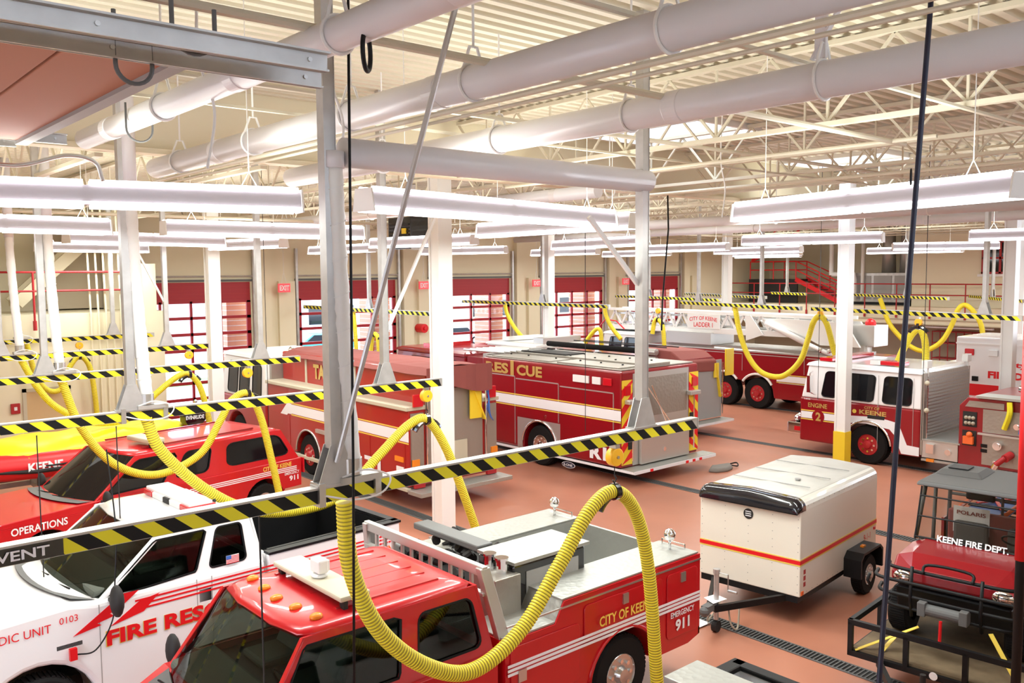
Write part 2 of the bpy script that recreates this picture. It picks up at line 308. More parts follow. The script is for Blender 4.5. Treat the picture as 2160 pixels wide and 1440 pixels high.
# ---------------------------------------------------------------- big white ceiling pipes
def pipe(x, y0, y1, z, r, label, hang=(), coup=(), m_='pipe'):
    t = thing('ceiling_pipe', label, 'pipe', (x, 0, z))
    M().cyl((0, y0, 0), (0, y1, 0), r, 32).build('pipe_body', m_, t, smooth=True)
    for y in coup: M().cyl((0, y-.09, 0), (0, y+.09, 0), r*1.05, 32).build('coupling', m_, t, bevel=.01)
    for y in hang:
        m = M(); m.tube([(( r+.012)*math.cos(2*PI*i/24), y, (r+.012)*math.sin(2*PI*i/24)) for i in range(24)], .014, 6, closed=True)
        m.cyl((0, y, r+.14), (0, y, 8.45-z), .012, 6); m.tube([(-r*.75, y, r*.75), (-.04, y, r+.15), (.04, y, r+.15), (r*.75, y, r*.75)], .014, 6)
        m.build('hanger', 'white', t)
pipe(3.08, -1, 11.2, 7.2, .115, 'thinner white pipe under the ceiling, farthest left of the three near pipes', (2.2, 5.3, 8.6), (3.9, 6.9, 10.2))
pipe(4.72, -1, 13.6, 7.2, .145, 'middle white pipe of the three running under the ceiling', (3.8, 5.9, 7.9, 10.2, 12.6), (6.4, 11.2))
pipe(6.95, -1, 13.6, 7.2, .155, 'lowest-looking white pipe of the three, crossing in front of the skylights', (3.95, 6.1, 8.2, 10.8), (5.5, 8.3))
pipe(12.5, 11.8, 30, 7.15, .13, 'white ceiling pipe over the tanker truck, beyond the column', (11.5, 15.5, 20, 25), (13, 18))
pipe(20.6, 5, 31, 6.98, .14, 'long white ceiling pipe crossing over the engines at mid distance', (9, 13, 17.5, 22, 27), (11.3, 19))
pipe(27.2, 4, 31, 7.1, .14, 'distant white ceiling pipe behind the light fixtures at the right', (8, 12, 18, 24), (10, 15))
t = thing('ceiling_duct', 'white insulated duct running above the near light fixture to a capped end', 'duct', (3.85, 6.6, 6.62))
M().cyl((.0, 0, 0), (3.95, 0, 0), .125, 28).build('duct_body', 'pipe', t, smooth=True); M().sphere((3.95, 0, 0), .125, 20, 10, sc=(.5, 1, 1)).build('end_cap', 'pipe', t, smooth=True)
# slim conduits, struts and sprinkler lines
for i, (a, b, r, lab) in enumerate((((4.62, -1, 6.98), (4.62, 13.4, 6.98), .025, 'slim white conduit running just below the middle ceiling pipe'),
        ((4.75, -1, 6.95), (4.75, 13.4, 6.95), .016, 'thinnest white conduit beside the conduit under the middle pipe'),
        ((1.5, 5.6, 7.3), (12, 5.6, 7.3), .035, 'white sprinkler line crossing under the near joists'),
        ((11.6, 5, 7.3), (11.6, 13.5, 7.3), .03, 'bright sprinkler line in front of the first skylight'),
        ((14.5, 4, 7.2), (14.5, 13.4, 7.2), .035, 'sprinkler pipe passing below the second skylight'),
        ((1.2, 8.2, 7.45), (18, 8.2, 7.45), .03, 'white sprinkler line crossing behind the lowest ceiling pipe'),
        ((2, 23, 7.1), (43, 23, 7.1), .04, 'long sprinkler main crossing over the fire trucks'))):
    tag(M().cyl(a, b, r, 8).build('conduit', 'roofpaint'), lab, 'pipe')
# angle brackets beside the pipes
m = M().box(-.02, .02, -.05, .05, 0, 1.05).beam((.0, .08, 0), (0, -.55, 1.0), .06, .02).build('pipe_brace', 'pipe'); m.location = (6.95, 3.98, 7.38); tag(m, 'pale steel sway brace holding the lowest ceiling pipe at upper right', 'brace')
m = M().box(-.02, .02, -.05, .05, 0, 1.0).beam((.0, -.08, 0), (0, .5, .9), .06, .02).build('pipe_brace', 'pipe'); m.location = (3.08, 4.4, 7.3); tag(m, 'pale steel sway brace holding the thinner ceiling pipe at upper left', 'brace')

# ---------------------------------------------------------------- fluorescent fixtures
def light(p0, p1, z, label, lamp=True):
    p0, p1 = Vector((*p0, 0)), Vector((*p1, 0)); d = p1-p0; L = d.length; c = (p0+p1)/2; a = math.atan2(d.y, d.x)
    t = thing('fluorescent_light', label, 'ceiling light', (c.x, c.y, z), a); h = L/2
    M().prism([(-.07, -.10), (.07, -.10), (.12, -.07), (.10, .09), (-.10, .09), (-.12, -.07)], 'x', -h, h).build('housing', 'fixture', t)
    for x in (-h-.02, h): M().prism([(-.17, -.13), (.17, -.13), (.13, .12), (-.13, .12)], 'x', x, x+.02).build('end_plate', 'white', t)
    for y, z1 in ((-.125, -.105), (.125, -.105), (-.1, .115), (.1, .115)):
        for x0, x1 in ((-h+.03, -.03), (.03, h-.03)): M().cyl((x0, y, z1), (x1, y, z1), .03, 10).build('tube', 'tube', t, smooth=True)
    for x in (-h*.75, h*.75):
        m = M().tube([(x-.12, 0, .08), (x, 0, .3), (x+.12, 0, .08)], .006, 5); m.cyl((x, 0, .29), (x, 0, (8.55 if c.y < 13.7 else 8.28)-z), .006, 5); m.build('hanging_chain', 'white', t)
    if lamp:
        ld = bpy.data.lights.new('lamp', 'AREA'); ld.shape = 'RECTANGLE'; ld.size = L*.95; ld.size_y = .4; ld.energy = 62*L; ld.color = (.94, 1, .95)
        lo = bpy.data.objects.new('lamp', ld); C.objects.link(lo); lo.parent = t; lo.location = (0, 0, -.15)
        ud = bpy.data.lights.new('lamp', 'AREA'); ud.shape = 'RECTANGLE'; ud.size = L*.95; ud.size_y = .3; ud.energy = 17*L; ud.color = (.96, 1, .88)
        uo = bpy.data.objects.new('lamp', ud); C.objects.link(uo); uo.parent = t; uo.location = (0, 0, .16); uo.rotation_euler = (PI, 0, 0)
LG = [((.5, 9.9), (4.66, 8.97), 'big near fluorescent fixture at left under the red spring tube'), ((5.1, 8.3), (10.1, 9.3), 'big near fluorescent fixture at centre just right of the wrapped duct'),
 ((10.8, 13.3), (10.67, 9.27), 'fluorescent fixture meeting the big centre fixture end behind the steel post'), ((10.5, 7.2), (9.3, 3.2), 'big near fluorescent fixture at right crossed by the black cable'),
 ((1.4, 15.2), (4.58, 15.6), 'fluorescent fixture over the raft at the far left edge, second row'), ((5.4, 15.3), (9.3, 15.3), 'fluorescent fixture over the red wagon, left of the wrapped duct'),
 ((1.2, 20.0), (3.6, 20.3), 'short-looking fluorescent fixture cut by the left edge of the view, third row'), ((5.07, 20.1), (8.9, 21.2), 'fluorescent fixture above the yellow raft cover, third row'),
 ((6.1, 27.3), (9.3, 27.9), 'smallest fluorescent fixture in front of the left mezzanine'), ((9.9, 24.2), (10.5, 21.1), 'fluorescent fixture beside the first bay door column'),
 ((12.9, 20.6), (13.4, 16.8), 'fluorescent fixture in front of the black unit heater'), ((15, 28), (15, 24), 'fluorescent fixture just left of the unit heater near the second door'),
 ((18.83, 19.61), (17.99, 15.45), 'fluorescent fixture over the rescue truck tail'), ((19.4, 27.5), (20.6, 24), 'fluorescent fixture over the rescue truck cab in front of the third door'),
 ((20.6, 14), (21.46, 10.5), 'fluorescent fixture between the rescue truck and the white engine cab'), ((22.7, 8.9), (23.3, 4.9), 'fluorescent fixture at the right edge over the utility vehicle'),
 ((25.4, 27.8), (25.4, 24), 'fluorescent fixture in front of the fourth bay door'), ((25, 21.5), (25, 17.6), 'fluorescent fixture over the engine with black suction hoses'),
 ((30.76, 22.25), (30.69, 18.24), 'fluorescent fixture over the middle of the ladder truck'), ((30.6, 28.5), (30.6, 24.6), 'fluorescent fixture over the tip of the aerial ladder'),
 ((31, 14.8), (33, 12), 'fluorescent fixture over the front of the ambulance'), ((37, 26), (37, 22), 'far fluorescent fixture before the red stair'), ((37.5, 19), (37.5, 15), 'far fluorescent fixture before the grey air handler'),
 ((39, 12.8), (39.5, 9.5), 'far fluorescent fixture at the right edge under the window'), ((42, 29), (42, 25), 'farthest fluorescent fixture washing the corner wall')]
for a, b, lab in LG: light(a, b, 6.4, lab)

# ---------------------------------------------------------------- exhaust rails, posts, wrapped ducts, hoses
def rail(p0, p1, z, label, posts=(), top=8.5, h=.125, end='alu', black=0, diag=None):
    a, b = Vector((*p0, 0)), Vector((*p1, 0)); d = b-a; L = d.length
    t = thing('exhaust_rail', label, 'rail', (p0[0], p0[1], z), math.atan2(d.y, d.x), 'striped exhaust rails')
    M().box(0, L, -.045, .045, -h, 0).box(0, L, -.055, .055, 0, .015).build('rail_beam', 'alu', t)
    M().box(L, L+.02, -.05, .05, -h, .01).build('end_cap', end, t)
    for sgn, y in ((-1, -.047), (1, .047)):
        m = M(); p = .30; x = -.15; z0, z1 = -h+.004, -.006; sh = -.14
        while x < L+.15:
            for k, (u0, u1) in enumerate(((x, x+p/2), (x+p/2, x+p))):
                q = [(max(0, min(L, u0)), z0), (max(0, min(L, u1)), z0), (max(0, min(L, u1+sh)), z1), (max(0, min(L, u0+sh)), z1)]
                if u0 < L and q[1][0] > q[0][0]-1e-6 and u1 > 0: m.add([(u, y, w) for u, w in q], [(0, 1, 2, 3)], k)
            x += p
        m.build('hazard_tape', ['yellow_tape', 'black'], t)
    for x, kind in posts:
        po = M().box(x-.05, x+.05, -.05, .05, .33, top-z).box(x-.056, x-.05, -.056, .056, .33, top-z).box(x+.05, x+.056, -.056, .056, .33, top-z).build('post', 'galv', t)
        M().prism([(x-.19, .015), (x+.19, .015), (x+.065, .36), (x-.065, .36)], 'y', -.062, -.05).prism([(x-.19, .015), (x+.19, .015), (x+.065, .36), (x-.065, .36)], 'y', .05, .062).box(x-.2, x+.2, -.07, .07, .015, .03).build('gusset_plate', 'galv', po)
    return t
def hose(pts, label, r=.078, step=.021, loc=None, grp='yellow exhaust hoses'):
    P = even(pts, step)
    o = M().tube(P, r, 14, rf=lambda i: r*(1.0 if i % 2 else .86), mf=lambda i: 0 if i % 2 else 0).build('exhaust_hose', ['hose', 'hose_groove'], smooth=True)
    for i, p in enumerate(o.data.polygons): pass
    return tag(o, label, 'hose', grp)
def hose2(pts, label, r=.078, step=.034, n=14, grp='yellow exhaust hoses'):
    # convoluted hose: wide yellow rib, narrow dark groove
    P0 = even(pts, step/4); N = len(P0)
    prof = [1.0, 1.03, 1.0, .87]
    o = M().tube(P0, r, n, rf=lambda i: r*prof[i % 4], mf=lambda i: 1 if i % 4 == 3 else 0).build('exhaust_hose', ['hose', 'hose_groove'], smooth=True)
    return tag(o, label, 'hose', grp)
def saddle(x, y, z, label, top, ax='x', r=.085):
    # yellow spring balancer with its cable, hook and the black hose saddle
    t = thing('hose_balancer', label, 'balancer', (x, y, top), 0 if ax == 'x' else PI/2, 'orange spring balancers')
    M().cyl((0, -.05, -.14), (0, .05, -.14), .105, 28).build('drum', 'balancer', t, bevel=.012, smooth=True)
    M().cyl((0, -.065, -.14), (0, -.05, -.14), .018, 10).build('axle', 'steel', t)
    M().box(-.035, .035, -.05, .05, -.04, .0).build('hanger', 'steel', t)
    dz = z-top
    M().tube([(0, 0, -.24), (0, 0, min(-.26, dz+r+.1))], .006, 6).tube([(.0, 0, dz+r+.1), (.03, 0, dz+r+.06), (0, 0, dz+r+.01), (-.03, 0, dz+r+.05)], .009, 6).build('cable_hook', 'dark', t)
    m = M(); pts = [(.30*math.cos(a), 0, dz-.30+.30*math.sin(a)) for a in [math.radians(q) for q in range(30, 151, 10)]]
    m.tube([(p[0], 0, p[2]-.02) for p in pts], .055, 8); m.cyl((-.035, 0, dz), (.035, 0, dz), r+.012, 18); m.build('hose_saddle', 'gloss_black', t)
    return t
RY = [6.6, 12.1, 17.6, 22.6, 28.1]
RL = [('nearest', 'over the red utility pickup'), ('second', 'over the white pickup'), ('third', 'over the red wagon'), ('fourth', 'over the raft'), ('farthest', 'by the storeroom')]
DX = [3.84, 3.93, 4.2, 4.58, 5.7]; PX = [(3.7, 7.72), (3.75, 7.75), (3.97, 8.15), (4.2, 7.95), (8.28,)]; EX = [8.72, 8.86, 9.05, 9.0, 9.47]
HN = [[(3.79, 3.62), (3.84, 3.01), (4.12, 2.37), (4.63, 1.88), (5.2, 1.66), (5.84, 1.9), (6.39, 2.46), (6.86, 2.97), (7.26, 3.11), (7.62, 2.8), (7.86, 2.06), (8.02, .7), (8.08, .2)],
      [(3.94, 3.66), (4.12, 3.19), (4.69, 2.57), (5.35, 2.14), (6.1, 1.98), (6.89, 2.08), (7.61, 2.62), (8.18, 3.04), (8.57, 3.10), (8.95, 2.6), (9.3, 1.8), (9.65, .9), (9.8, .45)],
      [(4.24, 3.66), (4.53, 2.76), (5.09, 1.97), (5.88, 1.63), (6.75, 1.9), (7.22, 2.55), (7.48, 2.95), (7.85, 3.06), (8.12, 2.52), (8.35, 1.5), (8.55, .5)],
      [(4.62, 3.65), (4.95, 2.95), (5.35, 2.45), (6.1, 2.02), (7.0, 2.04), (7.65, 2.6), (8.2, 2.98), (8.5, 3.0), (8.78, 2.6), (9.0, 1.56), (9.1, .5)],
      [(5.9, 3.65), (6.1, 2.7), (6.4, 2.25), (6.76, 2.27), (7.02, 2.9), (7.3, 3.18), (7.56, 2.85), (7.68, 1.9), (7.72, .9)]]
for i, y in enumerate(RY):
    x0 = (-2.5, -2, -1, 0, 5.3)[i]
    t = rail((x0, y), (EX[i], y), 3.78, 'yellow-black striped exhaust rail, %s of the left-hand rails, hanging %s' % RL[i], [(p-x0, 0) for p in PX[i]])
    if i == 0:                                  # maker's plate at the left end
        M().box(1.9, 4.04, -.049, -.047, -.121, -.004).build('name_plate', 'gloss_black', t)['label'] = 'black end label with white lettering'
        text('VENT', (3.62, -.05, -.095), (1, 0, 0), (0, 0, 1), .33, .07, 'reflect', t, .02)
    for sx in (-.3, .25) if i < 2 else ():
        M().box(DX[i]-x0+sx-.03, DX[i]-x0+sx+.03, -.08, .08, -.15, .05).build('trolley_clamp', 'steel', t)
    # trolley with junction tray and wires
    M().box(DX[i]-x0-.12, DX[i]-x0+.28, -.1, .1, .02, .07).build('hose_trolley', 'alu', t)
    m = M().tube(spl([(DX[i]-x0-.1, -.06, .07), (DX[i]-x0+.1, -.12, .12), (DX[i]-x0+.33, -.14, .03), (DX[i]-x0+.25, -.14, -.1), (DX[i]-x0, -.1, -.13), (DX[i]-x0-.3, -.07, -.05)], 8), .009, 5); m.build('cable', 'white', t)
    hose2([(a, y, b) for a, b in HN[i]], 'yellow ribbed exhaust hose under the %s left-hand rail, %s' % RL[i], n=16 if i < 2 else 12)
    k = max(range(len(HN[i])), key=lambda q: HN[i][q][1] if q > 4 else 0); hx, hz = HN[i][k]
    saddle(hx, y, hz, 'orange spring balancer hanging from the %s left-hand rail, %s' % RL[i], 3.65)
    # wrapped exhaust duct dropping to the rail
    w = [(DX[i]-.09, y, 6.5), (DX[i]-.07, y, 5.8), (DX[i]-.04, y, 5.0), (DX[i], y, 4.3), (DX[i]+.02, y, 3.98)]
    P = even(w, .06); N = len(P); rnd = [random.uniform(-.006, .006) for _ in range(N+1)]
    t = thing('wrapped_duct', 'white wrapped duct dropping to the %s left-hand rail, %s' % RL[i], 'duct', (0, 0, 0), 0, 'wrapped exhaust ducts')
    M().tube(P, .09, 16, rf=lambda q: .088+rnd[q]).build('wrapping', 'wrap', t, smooth=True)
    m = M()
    for q in range(3, N-2, 5): m.tube([(P[q].x+.092*math.cos(2*PI*s/16), y+.092*math.sin(2*PI*s/16), P[q].z+.03*math.cos(2*PI*s/16)) for s in range(16)], .004, 4, closed=True)
    m.build('binding_cord', 'white', t)
    M().cyl((DX[i]+.02, y, 3.86), (DX[i]+.02, y, 4.0), .1, 18).build('collar', 'steel', t)
    M().cyl((DX[i]-.09, y, 6.48), (DX[i]-.09, y, 6.62 if i == 0 else 8.45), .1, 20).build('metal_duct', 'pipe', t, smooth=True)
BK = [((16.45, 31.4), (16.24, 22.6), 'first of the far rails, over the tanker truck', [(5.0, 0)]), ((24.35, 31.4), (24.05, 22.14), 'second of the far rails, in front of the fourth bay', [(5.5, 0)]),
      ((34.4, 31.2), (32.28, 23.08), 'third of the far rails, behind the aerial ladder tip', [(3, 0)]), ((28.9, 22.6), (26.8, 15.9), 'over the black suction hoses and the ladder sign', [(1.2, 0), (5.0, 0)]),
      ((26.99, 15.6), (24.91, 8.41), 'ending at the right edge over the white engine cab', [(6.4, 0)]), ((44, 28), (42.74, 25.07), 'farthest, small and in front of the red stair', [(1.5, 0)]),
      ((44, 24), (39.46, 16.31), 'far right in front of the mezzanine railing', [(6, 0)]), ((43.5, 17.0), (38.05, 12.82), 'short and far at the right edge under the window', [(3.2, 0)]),
      ((40, 31), (36.5, 23.5), 'far one passing in front of the fifth bay door', [(4.5, 0)])]
for a, b, lab, po in BK: rail(a, b, 4.35, 'yellow-black striped exhaust rail, '+lab, po, top=8.25 if a[1] > 13.75 else 8.5)
hose2([(16.4, 27.6, 4.3), (16.4, 27.5, 3.4), (16.4, 27.45, 2.6)], 'straight yellow exhaust hose dropping behind the tanker cover', n=10)
hose2([(16.4, 26.55, 1.0), (16.4, 26.5, 2.3), (16.4, 26.45, 3.0), (16.4, 26.3, 3.4), (16.4, 26.12, 3.45), (16.4, 25.97, 3.1), (16.4, 25.9, 1.0)], 'small yellow hose arch standing up behind the tanker cover', n=10)
saddle(16.4, 26.2, 3.45, 'orange spring balancer above the small hose arch behind the tanker', 4.2, 'y')
hose2([(24.3, 28.4, 4.2), (24.3, 28.25, 3.8), (24.3, 27.8, 3.27), (24.3, 27.11, 2.74)], 'yellow exhaust hose slanting down to the white engine roof beyond the rescue truck', n=10, r=.085)
hose2([(26, 24.2, 4.2), (26, 24.1, 3.8), (26, 23.81, 3.36), (26, 23.3, 2.9)], 'short yellow exhaust hose falling beside the fourth bay column', n=10, r=.085)
hose2([(26, 25.6, 2.3), (26, 25.0, 2.95), (26, 24.6, 3.25), (26, 24.4, 3.1), (26, 24.33, 2.3)], 'small yellow hose arch leaning on the engine behind the rescue truck', n=10, r=.085)
hose2([(26, 21.7, 3.2), (26, 21.6, 3.65), (26, 21.45, 3.75), (26, 21.2, 3.5), (26, 21.1, 2.6)], 'small yellow hose arch beside the far steel post in front of the ladder', n=10, r=.085)
hose2([(28, 19.37, 4.26), (28, 19.14, 3.28), (28, 18.75, 2.4), (28, 18.2, 1.85), (28, 17.5, 1.72), (28, 17.0, 1.95), (28, 16.56, 2.45), (28, 16.3, 3.2), (28, 16.1, 3.8), (28, 15.85, 3.98), (28, 15.6, 3.7), (28, 15.35, 2.9), (28, 15.2, 2.5)], 'wide yellow hose loop hanging in front of the ladder truck', n=14, r=.1)
hose2([(41, 20.13, 4.2), (41, 19.66, 3.05), (41, 19.07, 2.36), (41, 18.61, 1.98), (41, 18.05, 1.79), (41, 17.52, 2.0), (41, 17.1, 2.39), (41, 16.75, 3.06), (41, 16.5, 3.75), (41, 16.2, 3.97), (41, 15.8, 3.63), (41, 15.45, 2.9), (41, 15.3, 1.2)], 'yellow hose loop hanging in front of the mezzanine behind the ambulance', n=12, r=.11)
hose2([(25.5, 11.95, 2.8), (25.5, 11.75, 3.3), (25.5, 11.5, 3.75), (25.5, 11.3, 3.85), (25.5, 11.15, 3.5), (25.5, 11.1, 2.8)], 'yellow hose arch standing on the white engine cab roof behind the black cable', n=14, r=.1)
saddle(28, 15.85, 3.98, 'dark hose saddle of the wide loop by the ladder truck', 4.22, 'y'); saddle(24.6, 10.95, 4.0, 'orange spring balancer hanging above the white engine cab', 4.25, 'y'); saddle(26, 21.42, 3.74, 'orange spring balancer over the hose arch left of the ladder sign', 4.22, 'y')
# cables and rods near the camera
tag(M().tube([(3.68, 6.52, 4.0), (3.97, 4.72, 8.38)], .022, 8).build('steel_brace_rod', 'galv'), 'slanting grey steel rod from the near rail post up to the roof', 'rod')
for a, b, lab in (((9.0, 12.1, 6.9), (7.78, 12.1, 4.6), 'white slanting brace on the right post of the second rail'), ((7.0, 6.75, 6.2), (7.72, 6.62, 5.4), 'bright slanting brace against the right post of the nearest rail'), ((7.2, 22.6, 6.4), (7.92, 22.6, 4.9), 'thin white slanting brace on the fourth rail post')):
    tag(M().beam(a, b, .045).build('post_brace', 'white'), lab, 'brace')
tag(M().tube([(5.9, 2.6, 8.45), (5.88, 2.6, 7.3), (5.62, 2.6, 5.0), (5.4, 2.6, 2.7), (5.36, 2.6, 2.3)], .0175, 10).build('black_cable', 'navy', smooth=True), 'thick black cable hanging close to the camera at right', 'cable')
tag(M().tube([(3.83, 6.42, 7.9), (3.82, 6.42, 7.3), (3.78, 6.42, 4.0), (3.74, 6.42, 2.0)], .012, 8).build('black_cable', 'black', smooth=True), 'thin black cable running down beside the nearest wrapped duct', 'cable')
tag(M().tube([(3.08+.075*math.cos(2*PI*i/24), 4.95+.075*math.cos(2*PI*i/24), 7.02+.12*math.sin(2*PI*i/24)) for i in range(24)], .016, 8, closed=True).build('cable_coil', 'black', smooth=True), 'black coil of cable tied under the thinner ceiling pipe', 'cable')
tag(M().tube([(5.67+.028*math.cos(2*PI*i/20), 2.6+.01*math.cos(2*PI*i/20), 6.19+.05*math.sin(2*PI*i/20)) for i in range(20)], .005, 6, closed=True).build('cable_coil', 'black', smooth=True), 'small black loop of cord beside the thick black cable', 'cable')
tag(M().tube([(16.9, 13.65, 7.45), (16.75, 13.5, 6.6), (16.3, 13.3, 4.9), (16.15, 13.2, 4.2)], .02, 8).build('black_cable', 'black'), 'black cord slanting down in front of the rescue truck beside the far post', 'cable')
for i, (x, y, z0, z1, lab) in enumerate(((2.6, 12.1, 1.4, 3.6, 'thin black cord hanging to the red wagon windshield'), (3.05, 6.7, 1.5, 3.62, 'thin black cord hanging from the nearest rail over the white pickup door'), (14.4, 14, 1.9, 8.25, 'thin dark cord hanging in front of the rescue truck side'), (3.55, 12.1, 2.0, 3.6, 'thin black cord hanging beside the second wrapped duct'), (9.9, 21, 1.5, 8.25, 'thin dark cord hanging over the tanker truck side'), (22.2, 12.6, 2.0, 8.48, 'thin dark cord hanging in front of the engine windows'), (21.0, 9.2, 1.5, 8.48, 'thin dark cord hanging beside the black cable'), (20.6, 6.9, 1.3, 8.48, 'thin dark cord hanging in front of the pump panel'))):
    tag(M().cyl((x, y, z0), (x, y, z1), .008, 5).build('hanging_cord', 'dark'), lab, 'cord')
# U-shaped hangers and the overhead door of the near bay, raised on its tracks
t = thing('overhead_door', 'brown overhead door raised flat under the ceiling at upper left', 'door', (0, 0, 6.84))
m = M(); 
for i in range(7): x1 = 1.98-i*.62; m.box(x1-.6, x1, 4.75, 9.15, 0, .05)
m.build('door_panel', 'panel_brown', t, bevel=.006)
M().box(1.92, 2.02, 4.7, 9.2, -.03, .06).build('bottom_rail', 'grey', t)
M().box(.55, .95, 4.3, 4.6, .22, .3).build('warning_bracket', 'red_paint', t)
for x in (1.0, .2): M().cyl((x, 5.6, -.06), (x, 5.6, 0), .05, 10).build('roller', 'steel', t)
for y, z, x1, lab in ((4.05, 6.62, 2.28, 'nearer steel door track at upper left'), (4.42, 6.62, 2.45, 'second steel door track at upper left just behind the nearer one'), (9.15, 6.84, 2.35, 'farther steel door track below the raised brown door'), (9.55, 6.83, 2.0, 'shorter steel track behind the farther door track')):
    t = thing('door_track', lab, 'track', (0, y, z)); M().box(-4, x1, -.01, .01, 0, .09).box(-4, x1, -.05, .0, .085, .095).box(-4, x1, -.03, .0, 0, .01).build('channel', 'galv', t)
    m = M()
    for x in (x1-.1, x1-1.1, x1-1.9): m.cyl((x, -.02, .05), (x, -.005, .05), .012, 8)
    m.build('bolt', 'steel', t)
for x, y, z, r, lab in ((1.62, 4.1, 6.72, .1, 'black U-shaped strap hanging on the nearer door track'), (1.45, 4.42, 6.6, .085, 'dark U-shaped strap hanging under the second door track'), (1.55, 9.1, 6.75, .13, 'dark U-shaped strap hanging by the farther door track'), (3.08, 9.3, 7.08, .13, 'black curved strap hanging below the thinner ceiling pipe')):
    tag(M().tube([(x-r, y, z+.25)]+[(x+r*math.cos(a), y, z+r*math.sin(a)) for a in [PI+PI*k/12 for k in range(13)]]+[(x+r, y, z+.12)], .011, 6).build('cable_strap', 'grey_dark'), lab, 'strap')
tag(M().box(.85, 1.5, 8.98, 9.06, 6.60, 6.70).build('heater_tube', 'red_paint', bevel=.01), 'dark red metal box just above the near left light fixture', 'box')
tag(M().tube(spl([(1.5, 9.0, 6.62), (1.9, 9.0, 6.6), (2.3, 9.0, 6.72), (2.55, 9.0, 6.68), (2.62, 9, 6.5)], 8), .02, 8).build('flexible_conduit', 'alu', smooth=True), 'shiny flexible conduit curving down to the near left light fixture', 'conduit')
tag(M().cyl((3.95, 5.4, 7.9), (4.35, 5.4, 8.0), .045, 14).build('label_tube', 'navy'), 'navy blue tube with white print at the top edge of the view', 'tube')
for x, y, lab in ((3.0, 7.4, 'pale corrugated flexible conduit hanging left of the near steel post'), (4.25, 7.4, 'pale flexible cord hanging right of the nearest wrapped duct'), (12.6, 9.0, 'cream cord hanging to the big right fixture')):
    tag(M().tube(spl([(x, y, 8.49), (x-.05, y, 7.5), (x+.08, y, 7.0), (x, y, 6.5)], 8), .013, 6).build('flexible_conduit', 'white'), lab, 'conduit')
t = thing('unit_heater', 'black unit heater hanging beside the broad white column', 'heater', (15.2, 22, 6.75)); M().box(-.5, .6, -.6, .6, -.45, .5).build('casing', 'gloss_black', t, bevel=.02)
m = M()
for k in range(7): m.box(-.53, -.5, -.5, .5, -.35+.1*k, -.3+.1*k)
m.build('louvre', 'dark', t); M().cyl((0, 0, .5), (0, 0, 1.48), .12, 14).build('flue', 'pipe', t); M().box(-.56, -.52, -.4, -.2, -.0, .16).build('sticker', 'yellow', t); M().box(-.5, .5, -.63, -.6, -.48, -.42).build('bottom_strip', 'alu', t)

# ---------------------------------------------------------------- pickups and wagon
def lerp(a, b, t): return tuple(a[i]+(b[i]-a[i])*t for i in range(3))
def ring_plate(m, face, rect, inner, mi=0):   # part of a face with an opening cut in it
    bl, br, tr, tl = [Vector(p) for p in face]; u0, v0, u1, v1 = rect
    def P(u, v): return bl*(1-u)*(1-v)+br*u*(1-v)+tr*u*v+tl*(1-u)*v
    cu = sum(p[0] for p in inner)/len(inner); cv = sum(p[1] for p in inner)/len(inner)
    A = sorted(set([round(math.atan2(p[1]-cv, p[0]-cu), 5) for p in list(inner)+[(u0, v0), (u1, v0), (u1, v1), (u0, v1)]]))
    def cast(poly, a):
        dx, dy = math.cos(a), math.sin(a); best = 1e9; n = len(poly)
        for i in range(n):
            (x1, y1), (x2, y2) = poly[i], poly[(i+1) % n]; ex, ey = x2-x1, y2-y1; den = dx*ey-dy*ex
            if abs(den) < 1e-12: continue
            t = ((x1-cu)*ey-(y1-cv)*ex)/den; w = ((x1-cu)*dy-(y1-cv)*dx)/den
            if t > 0 and -1e-4 <= w <= 1.0001: best = min(best, t)
        return (cu+dx*best, cv+dy*best)
    O = [cast([(u0, v0), (u1, v0), (u1, v1), (u0, v1)], a) for a in A]; I = [cast(inner, a) for a in A]; n = len(A)
    m.add([P(*p) for p in O]+[P(*p) for p in I], [(i, (i+1) % n, (i+1) % n+n, i+n) for i in range(n)], mi)
def roof_shell(parent, xf, xq, hr, z, col, ribs=0, crown=.05):
    def R(ix, iy, zz): return [(x, y, zz) for x, y in ((xf-ix*1.3, hr-iy-.10), (xf-ix*1.3-.12, hr-iy), (xq+ix+.1, hr-iy), (xq+ix, hr-iy-.08), (xq+ix, -hr+iy+.08), (xq+ix+.1, -hr+iy), (xf-ix*1.3-.12, -hr+iy), (xf-ix*1.3, -hr+iy+.10), (xf-ix*1.3+.07, -hr*.4), (xf-ix*1.3+.07, hr*.4))]
    m = M().loft([R(0, 0, z-.07), R(0, 0, z-.03), R(.07, .05, z+.012), R(.2, .14, z+.03), R(.45, .4, z+crown)])
    o = m.build('roof', col, parent, smooth=True)
    if ribs:
        m = M()
        for k in range(ribs): y = -hr*.72+1.44*hr*k/(ribs-1); m.loft([[(x, y-.03, z+.022), (x, y+.03, z+.022), (x, y+.02, z+.052), (x, y-.02, z+.052)] for x in (xf-.5, xq+.3)])
        m.build('roof_ribs', col, o, smooth=False)
    return o
